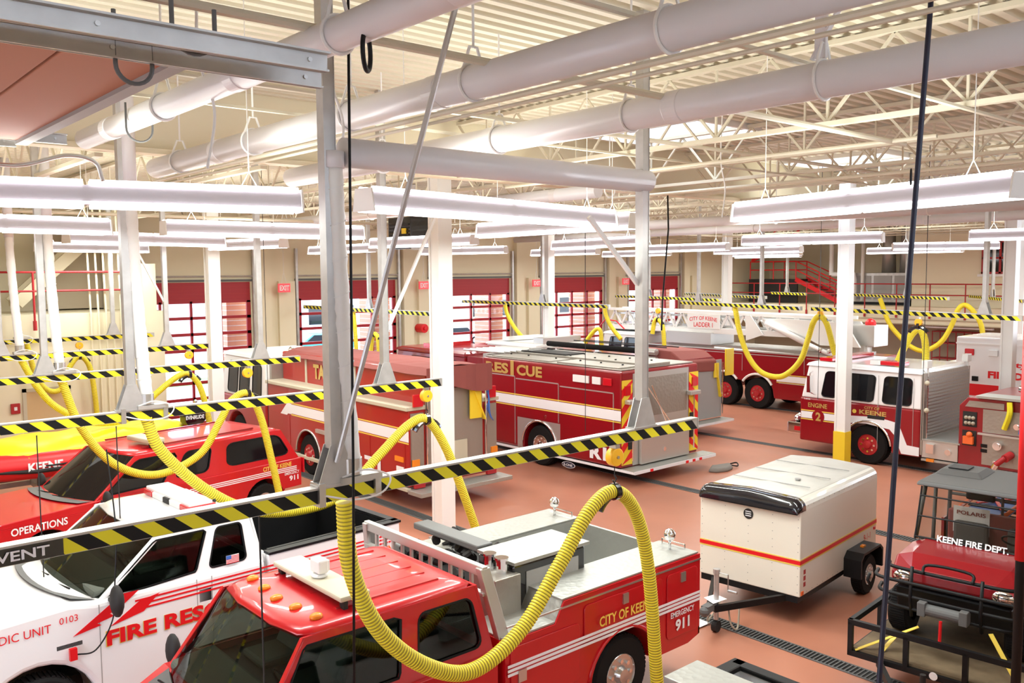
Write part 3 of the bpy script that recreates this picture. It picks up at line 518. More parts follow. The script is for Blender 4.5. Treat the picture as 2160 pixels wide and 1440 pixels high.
def pickup(t, col, hw, z0, zb, zr, xr, xq, xf, xw, xn, wheels, R, hr, wins, zh, interior=True, arch=1.28, lowcol=None, rearcut=None):
    # lower body from the cab rear (xr) to the nose (xn)
    poly = [(xr, zb), (xr, z0)]; 
    for wx in sorted(wheels):
        if wx > xr-.2 and wx < xn: poly += [(max(xr, wx-R*arch), z0)]+[p for p in arc(wx, R, R*arch, 170, 10, 12) if p[0] > xr]+[(wx+R*arch, z0)]
    poly += [(xn-.05, z0+.02), (xn, z0+.15), (xn, zh-.32), (xn-.12, zh-.12), (xn-.5, zh-.03), (xw+.35, zh+.02), (xw+.05, zb)]
    b = M().prism(poly, 'y', -hw, hw).build('body', col, t, bevel=.07, seg=3)
    M().box(min(xr+.1, .3), xn-.3, -hw*.55, hw*.55, z0-.18, z0+.2).build('chassis', 'black', t)
    hb = hw-.07
    # side frames with window openings
    for s in (1, -1):
        A = (xr+.03, s*hb, zb-.02); B = (xw, s*hb, zb-.02); Cc = (xf, s*hr, zr-.04); D = (xq, s*hr, zr-.04)
        face = [A, B, Cc, D]; m = M(); g = M()
        for u0, u1, inner in wins:
            ring_plate(m, face, (u0, 0, u1, 1), inner)
            g.plate([Vector(p)+Vector((0, -s*.012, 0)) for p in face], inner, 0, .004)
        fr = m.build('side_frame', col, t); md = fr.modifiers.new('thick', 'SOLIDIFY'); md.thickness = .035; md.offset = 0
        g.build('side_glass', 'glass_car' if interior else 'glass_dark', t)
        sm = M()
        for u0, u1, inner in wins:
            bl, br, tr, tl = [Vector(p) for p in face]; c = Vector((sum(p[0] for p in inner)/len(inner), sum(p[1] for p in inner)/len(inner), 0))
            sm.tube([bl*(1-u)*(1-v)+br*u*(1-v)+tr*u*v+tl*(1-u)*v+Vector((0, s*.014, 0)) for u, v in inner], .014, 5, closed=True)
        sm.build('window_seal', 'black', t)
        M().loft([[(xw-.03, s*hb-.04, zb-.05), (xw+.05, s*hb-.04, zb-.05), (xw+.05, s*hb+.035, zb-.05), (xw-.03, s*hb+.035, zb-.05)], [(xf-.09, s*hr-.04, zr-.05), (xf, s*hr-.05, zr-.05), (xf, s*hr+.02, zr-.05), (xf-.09, s*hr+.02, zr-.05)]]).build('windshield_pillar', col, t, bevel=.012)
    # curved windshield
    m = M(); n = 10; vs = []
    for i in range(n+1):
        a = -1+2*i/n; bow = .16*(1-a*a); vs += [(xw+.03+bow*1.2, a*(hb-.02), zb-.03), (xf-.02+bow*.6, a*(hr-.02), zr-.045)]
    m.add(vs, [(2*i, 2*i+2, 2*i+3, 2*i+1) for i in range(n)]); m.build('windshield', 'glass_car' if interior else 'glass_dark', t, smooth=True)
    M().tube([vs[2*i] for i in range(n+1)], .022, 6).build('windshield_seal', 'black', t)
    cw = M()                                      # cowl grille and wipers
    cw.add([(v[0]+d, v[1], zb-.03+dz) for v in [vs[2*i] for i in range(n+1)] for d, dz in ((0, .03), (.27, zh-zb+.075))], [(2*i, 2*i+2, 2*i+3, 2*i+1) for i in range(n)])
    cw.build('cowl', 'grey_dark', t)
    M().tube([(xw+.24, -.1, zb), (xw+.15, .6, zb+.03)], .012, 5).tube([(xw+.24, -.75, zb), (xw+.18, -.12, zb+.03)], .012, 5).build('wiper', 'black', t)
    M().add([(xr+.02, -hb, zb-.05), (xr+.02, hb, zb-.05), (xq-.02, hr, zr-.05), (xq-.02, -hr, zr-.05)], [(0, 1, 2, 3)]).build('cab_back', col, t).modifiers.new('thick', 'SOLIDIFY').thickness = .03
    M().plate([(xr-.0, -hb, zb), (xr-.0, hb, zb), (xq-.02, hr, zr-.05), (xq-.02, -hr, zr-.05)], rr(.12, .12, .88, .85, .05, .1), .03, .02).build('rear_window', 'glass_dark', t)
    roof = roof_shell(t, xf, xq, hr, zr, col, 6 if interior and col == 'red_car' else 0)
    if interior:
        m = M().box(xr+.08, xw-.02, -hb+.05, hb-.05, zb-.02, zb+.012)
        m.build('cabin_floor', 'dark', t)
        M().loft([[(xw-.5, y, zb), (xw+.05, y, zb), (xw+.02, y, zb+.08), (xw-.45, y, zb+.12)] for y in (-hb+.07, hb-.07)]).build('dashboard', 'grey_int', t, bevel=.03)
        for y in (-.45, .45):
            x = xw-1.15; M().box(x, x+.5, y-.26, y+.26, zb, zb+.1).loft([[(x+.0, y-.26, zb+.05), (x+.13, y-.26, zb+.05), (x+.13, y+.26, zb+.05), (x, y+.26, zb+.05)], [(x-.16, y-.2, zb+.48), (x-.06, y-.2, zb+.48), (x-.06, y+.2, zb+.48), (x-.16, y+.2, zb+.48)]]).build('seat', 'grey_int', t, bevel=.04)
        M().tube([(xw-.56+.07*math.cos(a), .5+.19*math.sin(a), zb+.15+.16*math.cos(a)) for a in [2*PI*i/18 for i in range(18)]], .015, 6, closed=True).build('steering_wheel', 'black', t)
    for s in (1, -1):
        mr = M().sphere((xw-.12, s*(hw+.2), zb+.02), .17, 14, 8, sc=(.45, .75, 1.15)); mr.tube([(xw-.12, s*(hw-.05), zb-.02), (xw-.1, s*(hw+.1), zb-.02)], .025, 6); mr.build('side_mirror', 'dark', t, smooth=True)
    for wx in wheels:
        for s in (1, -1): wheel(t, wx, s*(hw-.15), R, .27, s)
    m = M()
    for s in (1, -1):
        for wx in wheels:
            if wx > xr: m.cyl((wx, s*(hw-.35), R), (wx, s*(hw-.02), R), R*arch*.97, 20)
    return b, roof
# --- red utility pickup
t = thing('utility_pickup', 'red utility-bed pickup nearest the camera, with amber roof markers and pump skid', 'pickup truck', (9.6, 8.65, 0), PI)
RW = [(0, .40, rr(.04, .16, .36, .86, .04, .12)), (.40, 1, [(.45, .14), (.92, .14), (.955, .2), (.97, .86), (.96, .9), (.50, .9), (.46, .86), (.445, .2)])]
pickup(t, 'red_car', 1.12, .62, 1.40, 2.2, 3.6, 3.78, 5.85, 6.4, 8.0, (1.55, 6.9), .5, .92, RW, 1.22)
for ch in t.children: ch.location.y = .35
for i, y in enumerate((-.85, -.42, 0, .42, .85)): M().sphere((5.66-abs(y)*.08, y*.85+.35, 2.24), .055, 12, 6, sc=(1.3, 1, .7)).build('marker_light', 'amber', t, smooth=True)
lb = M().box(5.0, 5.35, -.75, .75, 2.36, 2.42).build('light_bar', 'tan', t, bevel=.02); lb.location = (-.0, .38, -.04); lb['label'] = 'flat tan light board with a white work lamp'
for a, b in ((5.05, -.72), (5.05, .64), (5.25, -.72), (5.25, .64)): M().box(a, a+.05, b, b+.08, 2.22, 2.36).build('mounting_foot', 'dark', lb)
s_ = M().cyl((5.2, .05, 2.42), (5.2, .05, 2.46), .09, 16).box(5.14, 5.26, -.05, .15, 2.47, 2.62).build('work_light', 'white', lb, bevel=.02); M().box(5.12, 5.14, -.03, .13, 2.49, 2.60).build('lens', 'lens_white', s_)
# bed boxes with wheel arches
for s in (1, -1):
    hw = 1.5; poly = [(0, 1.74), (0, .62), (.25, .55)]+[(.97, .55)]+arc(1.55, .5, .62, 175, 5, 12)+[(2.2, .55), (3.52, .62), (3.52, 1.5), (2.75, 1.5), (2.6, 1.74)]
    bx = M().prism(poly, 'y', s*.82, s*hw).build('side_locker', 'red_car', t, bevel=.02)
    M().box(.02, 2.62, s*.80, s*(hw-.02), 1.745, 1.765).box(2.66, 3.5, s*.80, s*(hw-.02), 1.505, 1.525).loft([[(2.6, s*.82, 1.76), (2.6, s*(hw-.02), 1.76), (2.6, s*(hw-.02), 1.74), (2.6, s*.82, 1.74)], [(2.74, s*.82, 1.52), (2.74, s*(hw-.02), 1.52), (2.74, s*(hw-.02), 1.5), (2.74, s*.82, 1.5)]]).build('tread_plate_top', 'tread', bx)
    M().box(.05, 2.6, s*.80, s*.815, 1.0, 1.74).build('inner_liner', 'tread', bx)
    for x0, x1, z0, z1 in ((.08, .72, .72, 1.6), (.82, 2.28, 1.18, 1.6), (2.36, 3.45, .72, 1.42)):
        d = M().prism(rr(x0, z0, x1, z1, .06), 'y', s*hw, s*(hw+.018)).build('locker_door', 'red_car', bx, bevel=.006)
        M().box(x1-.22 if x1 > 3 else (x0+x1)/2-.05, x1-.1 if x1 > 3 else (x0+x1)/2+.05, s*(hw+.018), s*(hw+.035), z1-.15 if x1 < 3 else z0+.28, z1-.02 if x1 < 3 else z0+.42).build('latch', 'steel', d)
    m = M()
    for z in (1.12, 1.17, 1.22): m.box(0.02, 3.5, s*(hw+.019), s*(hw+.024), z-.016, z+.016)
    m.build('reflective_stripe', 'reflect', bx)
    M().tube([(p[0], s*hw, p[1]) for p in arc(1.55, .5, .64, 172, 8, 14)], .03, 6).build('fender_lip', 'red_car', bx, smooth=True)
    M().box(.0, 3.5, s*(hw), s*(hw+.012), 1.66, 1.68).build('drip_rail', 'steel', bx)
    o = M().cyl((.22, s*1.15, 1.76), (.22, s*1.15, 1.9), .02, 8).sphere((.22, s*1.15, 1.97), .085, 14, 8).build('spotlight', 'chrome', t, smooth=True)
    M().tube([(.08, s*.9, 1.765), (.08, s*.9, 1.83), (.08, s*1.3, 1.83), (.08, s*1.3, 1.765)], .012, 6).build('grab_rail', 'chrome', t)
M().box(.0, .05, -.82, .82, .95, 1.7).build('tailgate', 'tread', t); M().box(.05, 3.5, -.82, .82, .95, 1.0).build('bed_floor', 'tread', t)
M().box(.0, .03, 1.2, 1.5, .62, .72).build('corner_lamp', 'amber', t)
text('CITY OF KEENE', (2.05, 1.52, 1.28), (-1, 0, 0), (0, 0, 1), .98, .13, 'gold_flat', t, .02, .03)
text('EMERGENCY', (.66, 1.5, 1.0), (-1, 0, 0), (0, 0, 1), .5, .08, 'reflect', t, .02, .03); text('911', (.56, 1.5, .8), (-1, 0, 0), (0, 0, 1), .3, .16, 'reflect', t, .04, .03)
hk = M().box(3.55, 3.63, -1.25, 1.25, 2.20, 2.32).box(3.55, 3.63, -1.25, 1.25, 1.98, 2.02)
for y in [-1.2+.2*i for i in range(13)]: hk.box(3.57, 3.61, y-.022, y+.022, 2.02, 2.2)
for s in (1, -1): hk.loft([[(3.52, s*1.2-.05, z), (3.52+.14, s*1.2-.05, z), (3.52+.14, s*1.2+.05, z), (3.52, s*1.2+.05, z)] if z > 1.6 else [(3.3, s*1.4-.05, z), (3.46, s*1.4-.05, z), (3.46, s*1.4+.05, z), (3.3, s*1.4+.05, z)] for z in (1.2, 2.3)])
hk.build('headache_rack', 'alu', t, bevel=.01)
sk = M().box(1.62, 2.85, .2, .88, 1.45, 2.05).build('pump_skid', 'gloss_black', t, bevel=.02); sk['label'] = 'black tank with silver tread-plate lid'
M().box(1.55, 2.85, .18, .9, 2.06, 2.1).build('lid', 'tread', sk); M().box(1.75, 2.65, .881, .892, 1.55, 1.95).build('side_panel', 'grey', sk)
M().box(2.8, 3.2, .45, .96, 1.45, 1.98).build('filler_box', 'tread_dull', t, bevel=.01)
for y in (.55, .78): M().cyl((2.95, y, 1.98), (2.95, y, 2.14), .07, 14).cyl((2.95, y, 2.14), (2.95, y, 2.17), .085, 14).build('filler_cap', 'chrome', t)
M().box(2.48, 2.74, -1.4, .05, 2.0, 2.09).box(2.75, 3.05, -1.5, -1.15, 1.5, 1.85).build('generator_frame', 'frame_grey', t, bevel=.02)
m = M().box(2.0, 3.2, -1.2, .1, 1.4, 1.7)
for k in range(34):
    a, b, c = 2.05+random.random()*1.05, -1.15+random.random()*1.2, 1.68+random.random()*.22; m.cyl((a, b, c), (a+random.uniform(-.12, .12), b+random.uniform(-.12, .12), c+random.uniform(0, .1)), random.uniform(.05, .09), 9)
m.build('pump_engine', 'dark', t)
# --- white paramedic pickup
t = thing('paramedic_pickup', 'white extended-cab pickup with red FIRE RESCUE lettering and roof light bar', 'pickup truck', (7.25, 12.3, 0), PI+math.radians(3))
WW = [(0, .40, rr(.10, .10, .36, .9, .035, .1)), (.40, 1, [(.45, .10), (.83, .02), (.97, .0), (.985, .03), (.965, .86), (.95, .9), (.49, .9), (.46, .86), (.445, .15)])]
pickup(t, 'white_car', 1.22, .5, 1.74, 2.38, 2.25, 2.4, 3.65, 4.4, 6.4, (1.0, 5.1), .5, 1.04, WW, 1.78)
bd = M().prism([(0, 1.78), (0, .6)]+[(.37, .52)]+arc(1.0, .5, .62, 175, 5, 12)+[(1.65, .52), (2.2, .52), (2.2, 1.78)], 'y', 1.09, 1.22).prism([(0, 1.78), (0, .6)]+[(.37, .52)]+arc(1.0, .5, .62, 175, 5, 12)+[(1.65, .52), (2.2, .52), (2.2, 1.78)], 'y', -1.22, -1.09).box(0, .06, -1.17, 1.17, .7, 1.78).box(2.14, 2.2, -1.17, 1.17, .7, 1.78).build('cargo_bed', 'white_car', t, bevel=.02)
M().box(.06, 2.14, -1.09, 1.09, .8, 1.1).box(.06, .1, -1.09, 1.09, 1.1, 1.76).box(.06, 2.14, .04+1.0, 1.09, 1.1, 1.82).box(.06, 2.14, -1.09, -1.04, 1.1, 1.82).box(-.02, 2.2, 1.07, 1.23, 1.78, 1.815).box(-.02, 2.2, -1.23, -1.07, 1.78, 1.815).box(-.02, .1, -1.17, 1.17, 1.78, 1.815).build('bed_liner', 'black', t)['label'] = 'black plastic bed liner'
m = M()
for k in range(12): y = -.9+.16*k; m.box(.12, 2.1, y, y+.06, 1.1, 1.125)
m.build('liner_ribs', 'dark', t); M().box(-.03, 0, 1.07, 1.2, 1.2, 1.6).box(-.03, 0, -1.2, -1.07, 1.2, 1.6).build('tail_light', 'lens_red', t)
def stripes(t, x0, x1, y, zs, w, col, nm='side_stripe'):
    m = M()
    for z in zs: m.box(x0, x1, y, y+.004, z-w/2, z+w/2)
    return m.build(nm, col, t)
stripes(t, .55, 4.0, 1.221, (1.52, 1.575, 1.63), .022, 'red_bright')
m = M()
for i in range(8):
    for z in (1.52, 1.575, 1.63): m.box(.12+.055*i, .16+.055*i, 1.221, 1.226, z-.012, z+.012)
m.build('dashed_stripe', 'red_bright', t)
fg = M().prism([(4.72, 1.28), (4.15, 1.64), (3.95, 1.64), (4.15, 1.5), (4.3, 1.44), (4.25, 1.40), (4.45, 1.36), (4.4, 1.33)], 'y', 1.221, 1.226).prism([(4.3, 1.28), (3.95, 1.5), (3.7, 1.54), (3.75, 1.5), (3.9, 1.36)], 'y', 1.221, 1.226).build('flame_graphic', 'red_bright', t); fg.location.z = .12
text('FIRE RESCUE', (4.36, 1.22, 1.16), (-1, 0, 0), (0, 0, 1), 1.86, .2, 'gold_flat', t, .05, .008); text('FIRE RESCUE', (4.35, 1.22, 1.17), (-1, 0, 0), (0, 0, 1), 1.84, .19, 'red_bright', t, .04, .013)
text('PARAMEDIC UNIT', (5.95, 1.22, 1.52), (-1, 0, 0), (0, 0, 1), 1.0, .1, 'red_bright', t, .0, .008); text('0103', (4.86, 1.22, 1.58), (-1, 0, 0), (0, 0, 1), .2, .08, 'red_bright', t, .0, .008)
text('CITY OF KEENE', (.98, 1.22, 1.34), (-1, 0, 0), (0, 0, 1), .92, .13, 'orange', t, .02, .008); text('EMERGENCY', (.47, 1.22, 1.22), (-1, 0, 0), (0, 0, 1), .42, .06, 'red_bright', t, .0, .008)
text('CITY OF KEENE', (.0, -.0, 1.3), (0, -1, 0), (0, 0, 1), .9, .12, 'orange', t, .02, .008)
M().box(3.02, 3.2, 1.22, 1.175, 1.38, 1.56).build('door_handle', 'black', t, bevel=.01)
for x in (4.42, 3.22, 3.02, 2.26): M().box(x-.005, x+.005, 1.219, 1.2225, .6 if x > 2.5 else .6, 1.7).build('door_seam', 'grey', t)
M().box(2.62, 2.8, 1.186, 1.19, 1.79, 1.9).build('flag_decal', 'white', t); m = M()
for k in range(6): m.box(2.62, 2.8, 1.19, 1.1915, 1.79+.018*k, 1.798+.018*k)
m.build('flag_stripes', 'red_bright', t); M().box(2.73, 2.8, 1.1915, 1.193, 1.85, 1.9).build('flag_canton', 'blue', t)
M().box(4.62, 4.9, 1.22, 1.17, 1.28, 1.33).build('power_port', 'black', t); M().box(4.7, 4.78, 1.24, 1.29, 1.14, 1.28).build('power_plug', 'red_bright', t)
m = M().tube(spl([(4.7, 1.23, 1.18), (4.5, 1.3, 1.2), (4.3, 1.3, 1.5), (4.25, 1.28, 1.9), (4.2, 1.25, 2.6), (4.18, 1.0, 3.5)], 8), .009, 6); m.build('power_cord', 'black', t)
M().cyl((2.3, 1.1, .42), (4.6, 1.1, .42), .05, 14).build('running_board', 'chrome', t, smooth=True)
lb = M().box(2.72, 3.05, -.78, .68, 2.47, 2.55).build('light_bar', 'white', t, bevel=.015)
for a, b, c in ((-.72, -.45, 'lens_red'), (-.43, -.1, 'lens_white'), (-.08, .1, 'dark'), (.12, .43, 'lens_white'), (.45, .72, 'lens_red')): M().box(2.69, 3.08, a*1.05-.04, b*1.05-.04, 2.43, 2.51).build('lens', c, lb, bevel=.01)
M().sphere((2.55, .35, 2.44), .03, 10, 6).build('roof_antenna', 'dark', t)
# --- red wagon
t = thing('red_wagon', 'red command wagon with dark side windows and white OPERATIONS lettering', 'car', (9.4, 19.75, 0), PI+math.radians(12))
SW = [(0, .46, rr(.03, .20, .40, .88, .05, .16)), (.46, .70, rr(.50, .18, .67, .88, .03, .14)), (.70, 1, [(.72, .14), (.95, .1), (.975, .14), (.965, .84), (.95, .9), (.74, .9), (.715, .8)])]
pickup(t, 'red_car', 1.12, .62, 1.28, 2.02, .06, .55, 4.1, 5.0, 7.2, (1.1, 5.95), .42, .95, SW, 1.26, interior=False)
M().box(-.03, .05, -1.0, 1.0, .6, 1.25).build('tailgate', 'red_car', t); M().box(-.05, -.02, .92, 1.1, .9, 1.25).build('tail_light', 'lens_red', t)
for s in (1, -1): M().box(1.1, 3.8, s*.72-.02, s*.72+.02, 2.07, 2.1).build('roof_rail', 'red_dark', t)
lb = M().box(3.35, 3.7, -.05, .85, 2.14, 2.24).build('light_bar', 'tan', t, bevel=.03); M().box(3.4, 3.65, .72, .88, 2.06, 2.15).build('speaker', 'dark', lb)
stripes(t, .2, 3.0, 1.121, (1.02, 1.06, 1.10), .02, 'reflect'); stripes(t, 4.6, 6.9, 1.121, (1.12, 1.15), .012, 'lens_red')
text('OPERATIONS', (6.55, 1.12, .98), (-1, 0, 0), (0, 0, 1), 1.0, .14, 'reflect', t, .02, .008); text('CITY OF KEENE', (1.15, 1.12, 1.13), (-1, 0, 0), (0, 0, 1), .8, .1, 'gold_flat', t, .02, .008)
text('EMERGENCY', (.55, 1.12, .93), (-1, 0, 0), (0, 0, 1), .42, .07, 'reflect', t, .01, .008); text('911', (.42, 1.12, .78), (-1, 0, 0), (0, 0, 1), .26, .12, 'reflect', t, .03, .008); text('0108', (5.05, 1.12, 1.16), (-1, 0, 0), (0, 0, 1), .32, .09, 'reflect', t, .02, .008)
# --- raft on its trailer with outboard motor
t = thing('inflatable_raft', 'red inflatable boat under a bright yellow cover beside the storeroom', 'boat', (8.0, 22.9, 1.27), PI)
for s in (1, -1): M().tube(spl([(0, s*.95, .0), (1.5, s*.98, 0), (3.4, s*.95, .02), (4.6, s*.75, .08), (5.3, s*.3, .25), (5.45, 0, .32)], 8), .3, 18, rf=lambda i: .3).build('side_tube', 'red_bright', t, smooth=True)
M().tube([(0.3, 1.27, -.08), (3.4, 1.26, -.06), (4.6, 1.03, .02)], .05, 8).build('rub_strake', 'dark', t)
M().box(.1, 4.2, -.9, .9, -.3, .0).build('hull_floor', 'grey_dark', t, bevel=.05)
m = M(); nx, ny = 26, 12; vs = []
for i in range(nx+1):
    x = -.1+5.2*i/nx
    for j in range(ny+1):
        a = -1+2*j/ny; w = 1.15 if x < 3.4 else 1.15-.5*((x-3.4)/1.7)**2
        vs.append((x, a*w, .2+.38*(1-a**4)*(1-.25*(x/5.2))+.03*math.sin(x*5+a*3)+random.uniform(-.012, .012)-(.1 if 4.2 < x < 4.5 else 0)))
m.add(vs, [(i*(ny+1)+j, (i+1)*(ny+1)+j, (i+1)*(ny+1)+j+1, i*(ny+1)+j+1) for i in range(nx) for j in range(ny)]); o = m.build('yellow_cover', 'yellow_cover', t, smooth=True); md = o.modifiers.new('t', 'SOLIDIFY'); md.thickness = .02
text('KEENE', (3.55, 1.27, -.06), (-1, 0, 0), (0, -.15, 1), .72, .2, 'reflect', t, .04, .012); text('KEENE', (1.4, 1.27, -.06), (-1, 0, 0), (0, -.15, 1), .6, .18, 'reflect', t, .03, .05)
M().tube([(3.2, 1.3, .05), (3.1, 1.34, .05), (2.85, 1.34, .05), (2.75, 1.3, .05)], .02, 6).build('carry_handle', 'black', t)
o = thing('outboard_motor', 'black outboard motor tilted at the stern of the raft', 'motor', (8.3, 22.0, 2.0), PI)
M().loft([[(x*sx, y*sy, z) for x, y in ((-.28, -.16), (.22, -.2), (.3, 0), (.22, .2), (-.28, .16))] for z, sx, sy in ((-.2, .8, .8), (-.1, 1.05, 1), (.1, 1.05, 1), (.19, .85, .8), (.22, .5, .5))]).build('cowling', 'gloss_black', o, bevel=.02, smooth=True)
M().box(-.08, .08, -.06, .06, -.9, -.2).build('leg', 'black', o); text('EVINRUDE', (.24, .215, -.05), (-1, 0, 0), (0, 0, 1), .46, .1, 'reflect', o, .03, .01); M().cyl((-.1, 0, .2), (-.1, 0, .34), .03, 8).sphere((-.1, 0, .37), .05, 8, 6).build('flushing_cap', 'steel', o)
t = thing('boat_trailer', 'low dark boat trailer under the raft', 'trailer', (8.0, 22.9, 0), PI)
M().box(-.2, 5.3, -.8, -.7, .5, .62).box(-.2, 5.3, .7, .8, .5, .62).box(.0, .12, -.8, .8, .5, .62).box(3, 3.12, -.8, .8, .5, .62).box(.5, .6, -.8, .8, .62, .94).box(3, 3.1, -.8, .8, .62, .94).box(5.2, 5.3, -.8, .8, .5, .62).build('frame', 'galv', t)
for s in (1, -1): wheel(t, 1.6, s*1.0, .3, .2, s)

# ---------------------------------------------------------------- fire trucks
def stripe3(t, x0, x1, y, z, h, nm='reflective_stripe'):   # white band with thin gold edges
    s = 1 if y > 0 else -1
    o = M().box(x0, x1, y, y+s*.006, z, z+h).build(nm, 'reflect', t)
    M().box(x0, x1, y, y+s*.007, z-.05, z-.02).box(x0, x1, y, y+s*.007, z+h+.02, z+h+.05).build('stripe_edge', 'gold_flat', o); return o
def cabin(t, x0, x1, hw, z0, zs, zt, wx, R, lower='red_dark', upper='white', wins=()):
    # flat-faced fire engine cab: painted lower half, white upper half, rounded roof
    poly = [(x0, zs), (x0, z0)]+[(wx-R*1.25, z0)]+arc(wx, R, R*1.25, 172, 8, 12)+[(wx+R*1.25, z0), (x1, z0), (x1, zs)]
    lo = M().prism(poly, 'y', -hw, hw).build('lower_body', lower, t, bevel=.05)
    f = .22; up_ = M().loft([[(x0, hw, zs), (x1-.02, hw-.04, zs), (x1, hw-.3, zs), (x1, -hw+.3, zs), (x1-.02, -hw+.04, zs), (x0, -hw, zs)], [(x0, hw-.05, zt-.1), (x1-f, hw-.1, zt-.1), (x1-f+.05, hw-.35, zt-.1), (x1-f+.05, -hw+.35, zt-.1), (x1-f, -hw+.1, zt-.1), (x0, -hw+.05, zt-.1)]]).build('upper_cab', upper, t, bevel=.04)
    M().loft([[(x0-.02, hw+.0, zt-.1), (x1-f+.05, hw-.05, zt-.1), (x1-f+.12, hw-.35, zt-.1), (x1-f+.12, -hw+.35, zt-.1), (x1-f+.05, -hw+.05, zt-.1), (x0-.02, -hw, zt-.1)], [(x0, hw-.02, zt-.02), (x1-f, hw-.08, zt-.02), (x1-f+.06, hw-.35, zt-.02), (x1-f+.06, -hw+.35, zt-.02), (x1-f, -hw+.08, zt-.02), (x0, -hw+.02, zt-.02)], [(x0+.1, hw-.15, zt+.03), (x1-f-.15, hw-.2, zt+.03), (x1-f-.1, hw-.5, zt+.03), (x1-f-.1, -hw+.5, zt+.03), (x1-f-.15, -hw+.2, zt+.03), (x0+.1, -hw+.15, zt+.03)]]).build('roof', upper, t, smooth=False)
    for s in (1, -1):
        face = [(x0, s*hw, zs), (x1-.02, s*(hw-.04), zs), (x1-f, s*(hw-.1), zt-.1), (x0, s*(hw-.05), zt-.1)]
        if s > 0: face = [face[1], face[0], face[3], face[2]]
        for u0, u1 in wins:
            a, b = ((x1-u1)/(x1-x0), (x1-u0)/(x1-x0)) if s > 0 else ((u0-x0)/(x1-x0), (u1-x0)/(x1-x0))
            w = M().plate(face, rr(a, .08, b, .86, .035, .1), .012, .02).build('side_window', 'glass_dark', t)
            sm = M(); bl, br, tr, tl = [Vector(p) for p in face]; sm.tube([bl*(1-u)*(1-v)+br*u*(1-v)+tr*u*v+tl*(1-u)*v+Vector((0, s*.015, 0)) for u, v in rr(a, .08, b, .86, .035, .1)], .014, 5, closed=True); sm.build('window_rubber', 'black', w)
    M().plate([(x1, -hw+.12, zs+.02), (x1, hw-.12, zs+.02), (x1-f+.04, hw-.2, zt-.12), (x1-f+.04, -hw+.2, zt-.12)], rr(.02, .04, .98, .95, .06, .1), .012, .02).build('windshield', 'glass_dark', t)
    return lo
def box_body(t, name, x0, x1, hw, z0, z1, wheels, R, col, bevel=.02):
    p = [(x0, z1), (x0, z0)]
    for wx in sorted(wheels): p += [(wx-R*1.22, z0)]+arc(wx, R, R*1.22, 174, 6, 12)+[(wx+R*1.22, z0)]
    p += [(x1, z0), (x1, z1)]
    return M().prism(p, 'y', -hw, hw).build(name, col, t, bevel=bevel)
def fenders(t, wheels, R, y, m_='steel', r=.03):
    for wx in wheels: M().tube([(p[0], y, p[1]) for p in arc(wx, R, R*1.25, 175, 5, 16)], r, 6).build('fender_ring', m_, t, smooth=True)
def chevron(t, face, n, name='chevron_panel', flip=1):
    bl, br, tr, tl = [Vector(p) for p in face]; nrm = (br-bl).cross(tl-bl).normalized()
    m = M(); H = (tl-bl).length; W = (br-bl).length; p = H/n
    def P(u, z): return bl.lerp(br, u)+(tl-bl)*(max(0, min(1, z/H)))+nrm*.008
    k = -6
    while k < n+6:
        z = k*p/1.0
        q = [(0, z), (1, z+flip*W), (1, z+flip*W+p), (0, z+p)]
        m.add([P(u, zz) for u, zz in q], [(0, 1, 2, 3)], k % 2); k += 1
    return m.build(name, ['yellow', 'red_bright'], t)
# --- tanker
t = thing('tanker_truck', 'tanker fire truck with maroon hose-bed cover seen from its rear corner', 'fire truck', (12.8, 16.9, 0), PI/2)
lw = box_body(t, 'side_compartments', 0, 7.4, 1.35, .55, 2.36, (4.95,), .56, 'red_orange'); M().box(-.02, 7.42, .8, 1.42, 2.36, 2.46).box(-.02, 7.42, -1.42, -.8, 2.36, 2.46).build('compartment_lid', 'tan', t, bevel=.02)
ub = M().box(0.0, 7.4, -.85, .85, 2.4, 3.28).build('upper_tank', 'red_orange', t, bevel=.04)
for x in (3.2, 5.9): M().box(x-.05, x+.05, .85, .87, 2.46, 3.2).build('trim_strip', 'tan', ub)
text('TANKER', (5.45, .85, 2.62), (-1, 0, 0), (0, 0, 1), 1.9, .42, 'gold', t, .05, .02)
m = M(); nx, ny = 22, 8; vs = []
for i in range(nx+1):
    for j in range(ny+1):
        x = -.25+7.4*i/nx; a = -1+2*j/ny; vs.append((x, a*.98, 3.3+.10*math.cos(a*PI/2)+random.uniform(-.015, .015)-(.0 if abs(a) < 1 else .12)))
m.add(vs, [(i*(ny+1)+j, (i+1)*(ny+1)+j, (i+1)*(ny+1)+j+1, i*(ny+1)+j+1) for i in range(nx) for j in range(ny)])
fl = [(-.26-.02*math.sin(j*1.7), -1.0+2.0*j/12, z) for z in (3.36, 3.1, 2.8+.0) for j in range(13)]; m.add([(x, y, z if z > 2.9 else 2.82+.14*math.sin(y*2.1)) for x, y, z in fl], [(r*13+j, r*13+j+1, (r+1)*13+j+1, (r+1)*13+j) for r in range(2) for j in range(12)])
o = m.build('hosebed_cover', 'maroon', t); md = o.modifiers.new('t', 'SOLIDIFY'); md.thickness = .015
stripe3(t, 0, 5.9, 1.35, 1.62, .26); M().prism([(5.9, 1.60), (5.9, 1.90), (6.15, 1.90), (7.3, .95), (7.0, .95), (6.1, 1.6)], 'y', 1.35, 1.357).build('stripe_bend', 'reflect', t)
text('T1', (1.95, 1.362, .62), (-1, 0, 0), (0, 0, 1), .75, .42, 'reflect', t, .05)
fenders(t, (4.95,), .56, 1.36)
for s in (1, -1): wheel(t, 4.95, s*1.12, .56, .4, s, 'red_paint'); wheel(t, 9.6, s*1.12, .56, .34, s, 'red_paint')
for x0, x1, z0 in ((.15, 1.6, .62), (1.7, 3.9, .62), (6.0, 7.3, .62)): M().box(x0, x1, 1.35, 1.362, z0, 1.55).build('compartment_door', 'red_orange', lw, bevel=.004); 
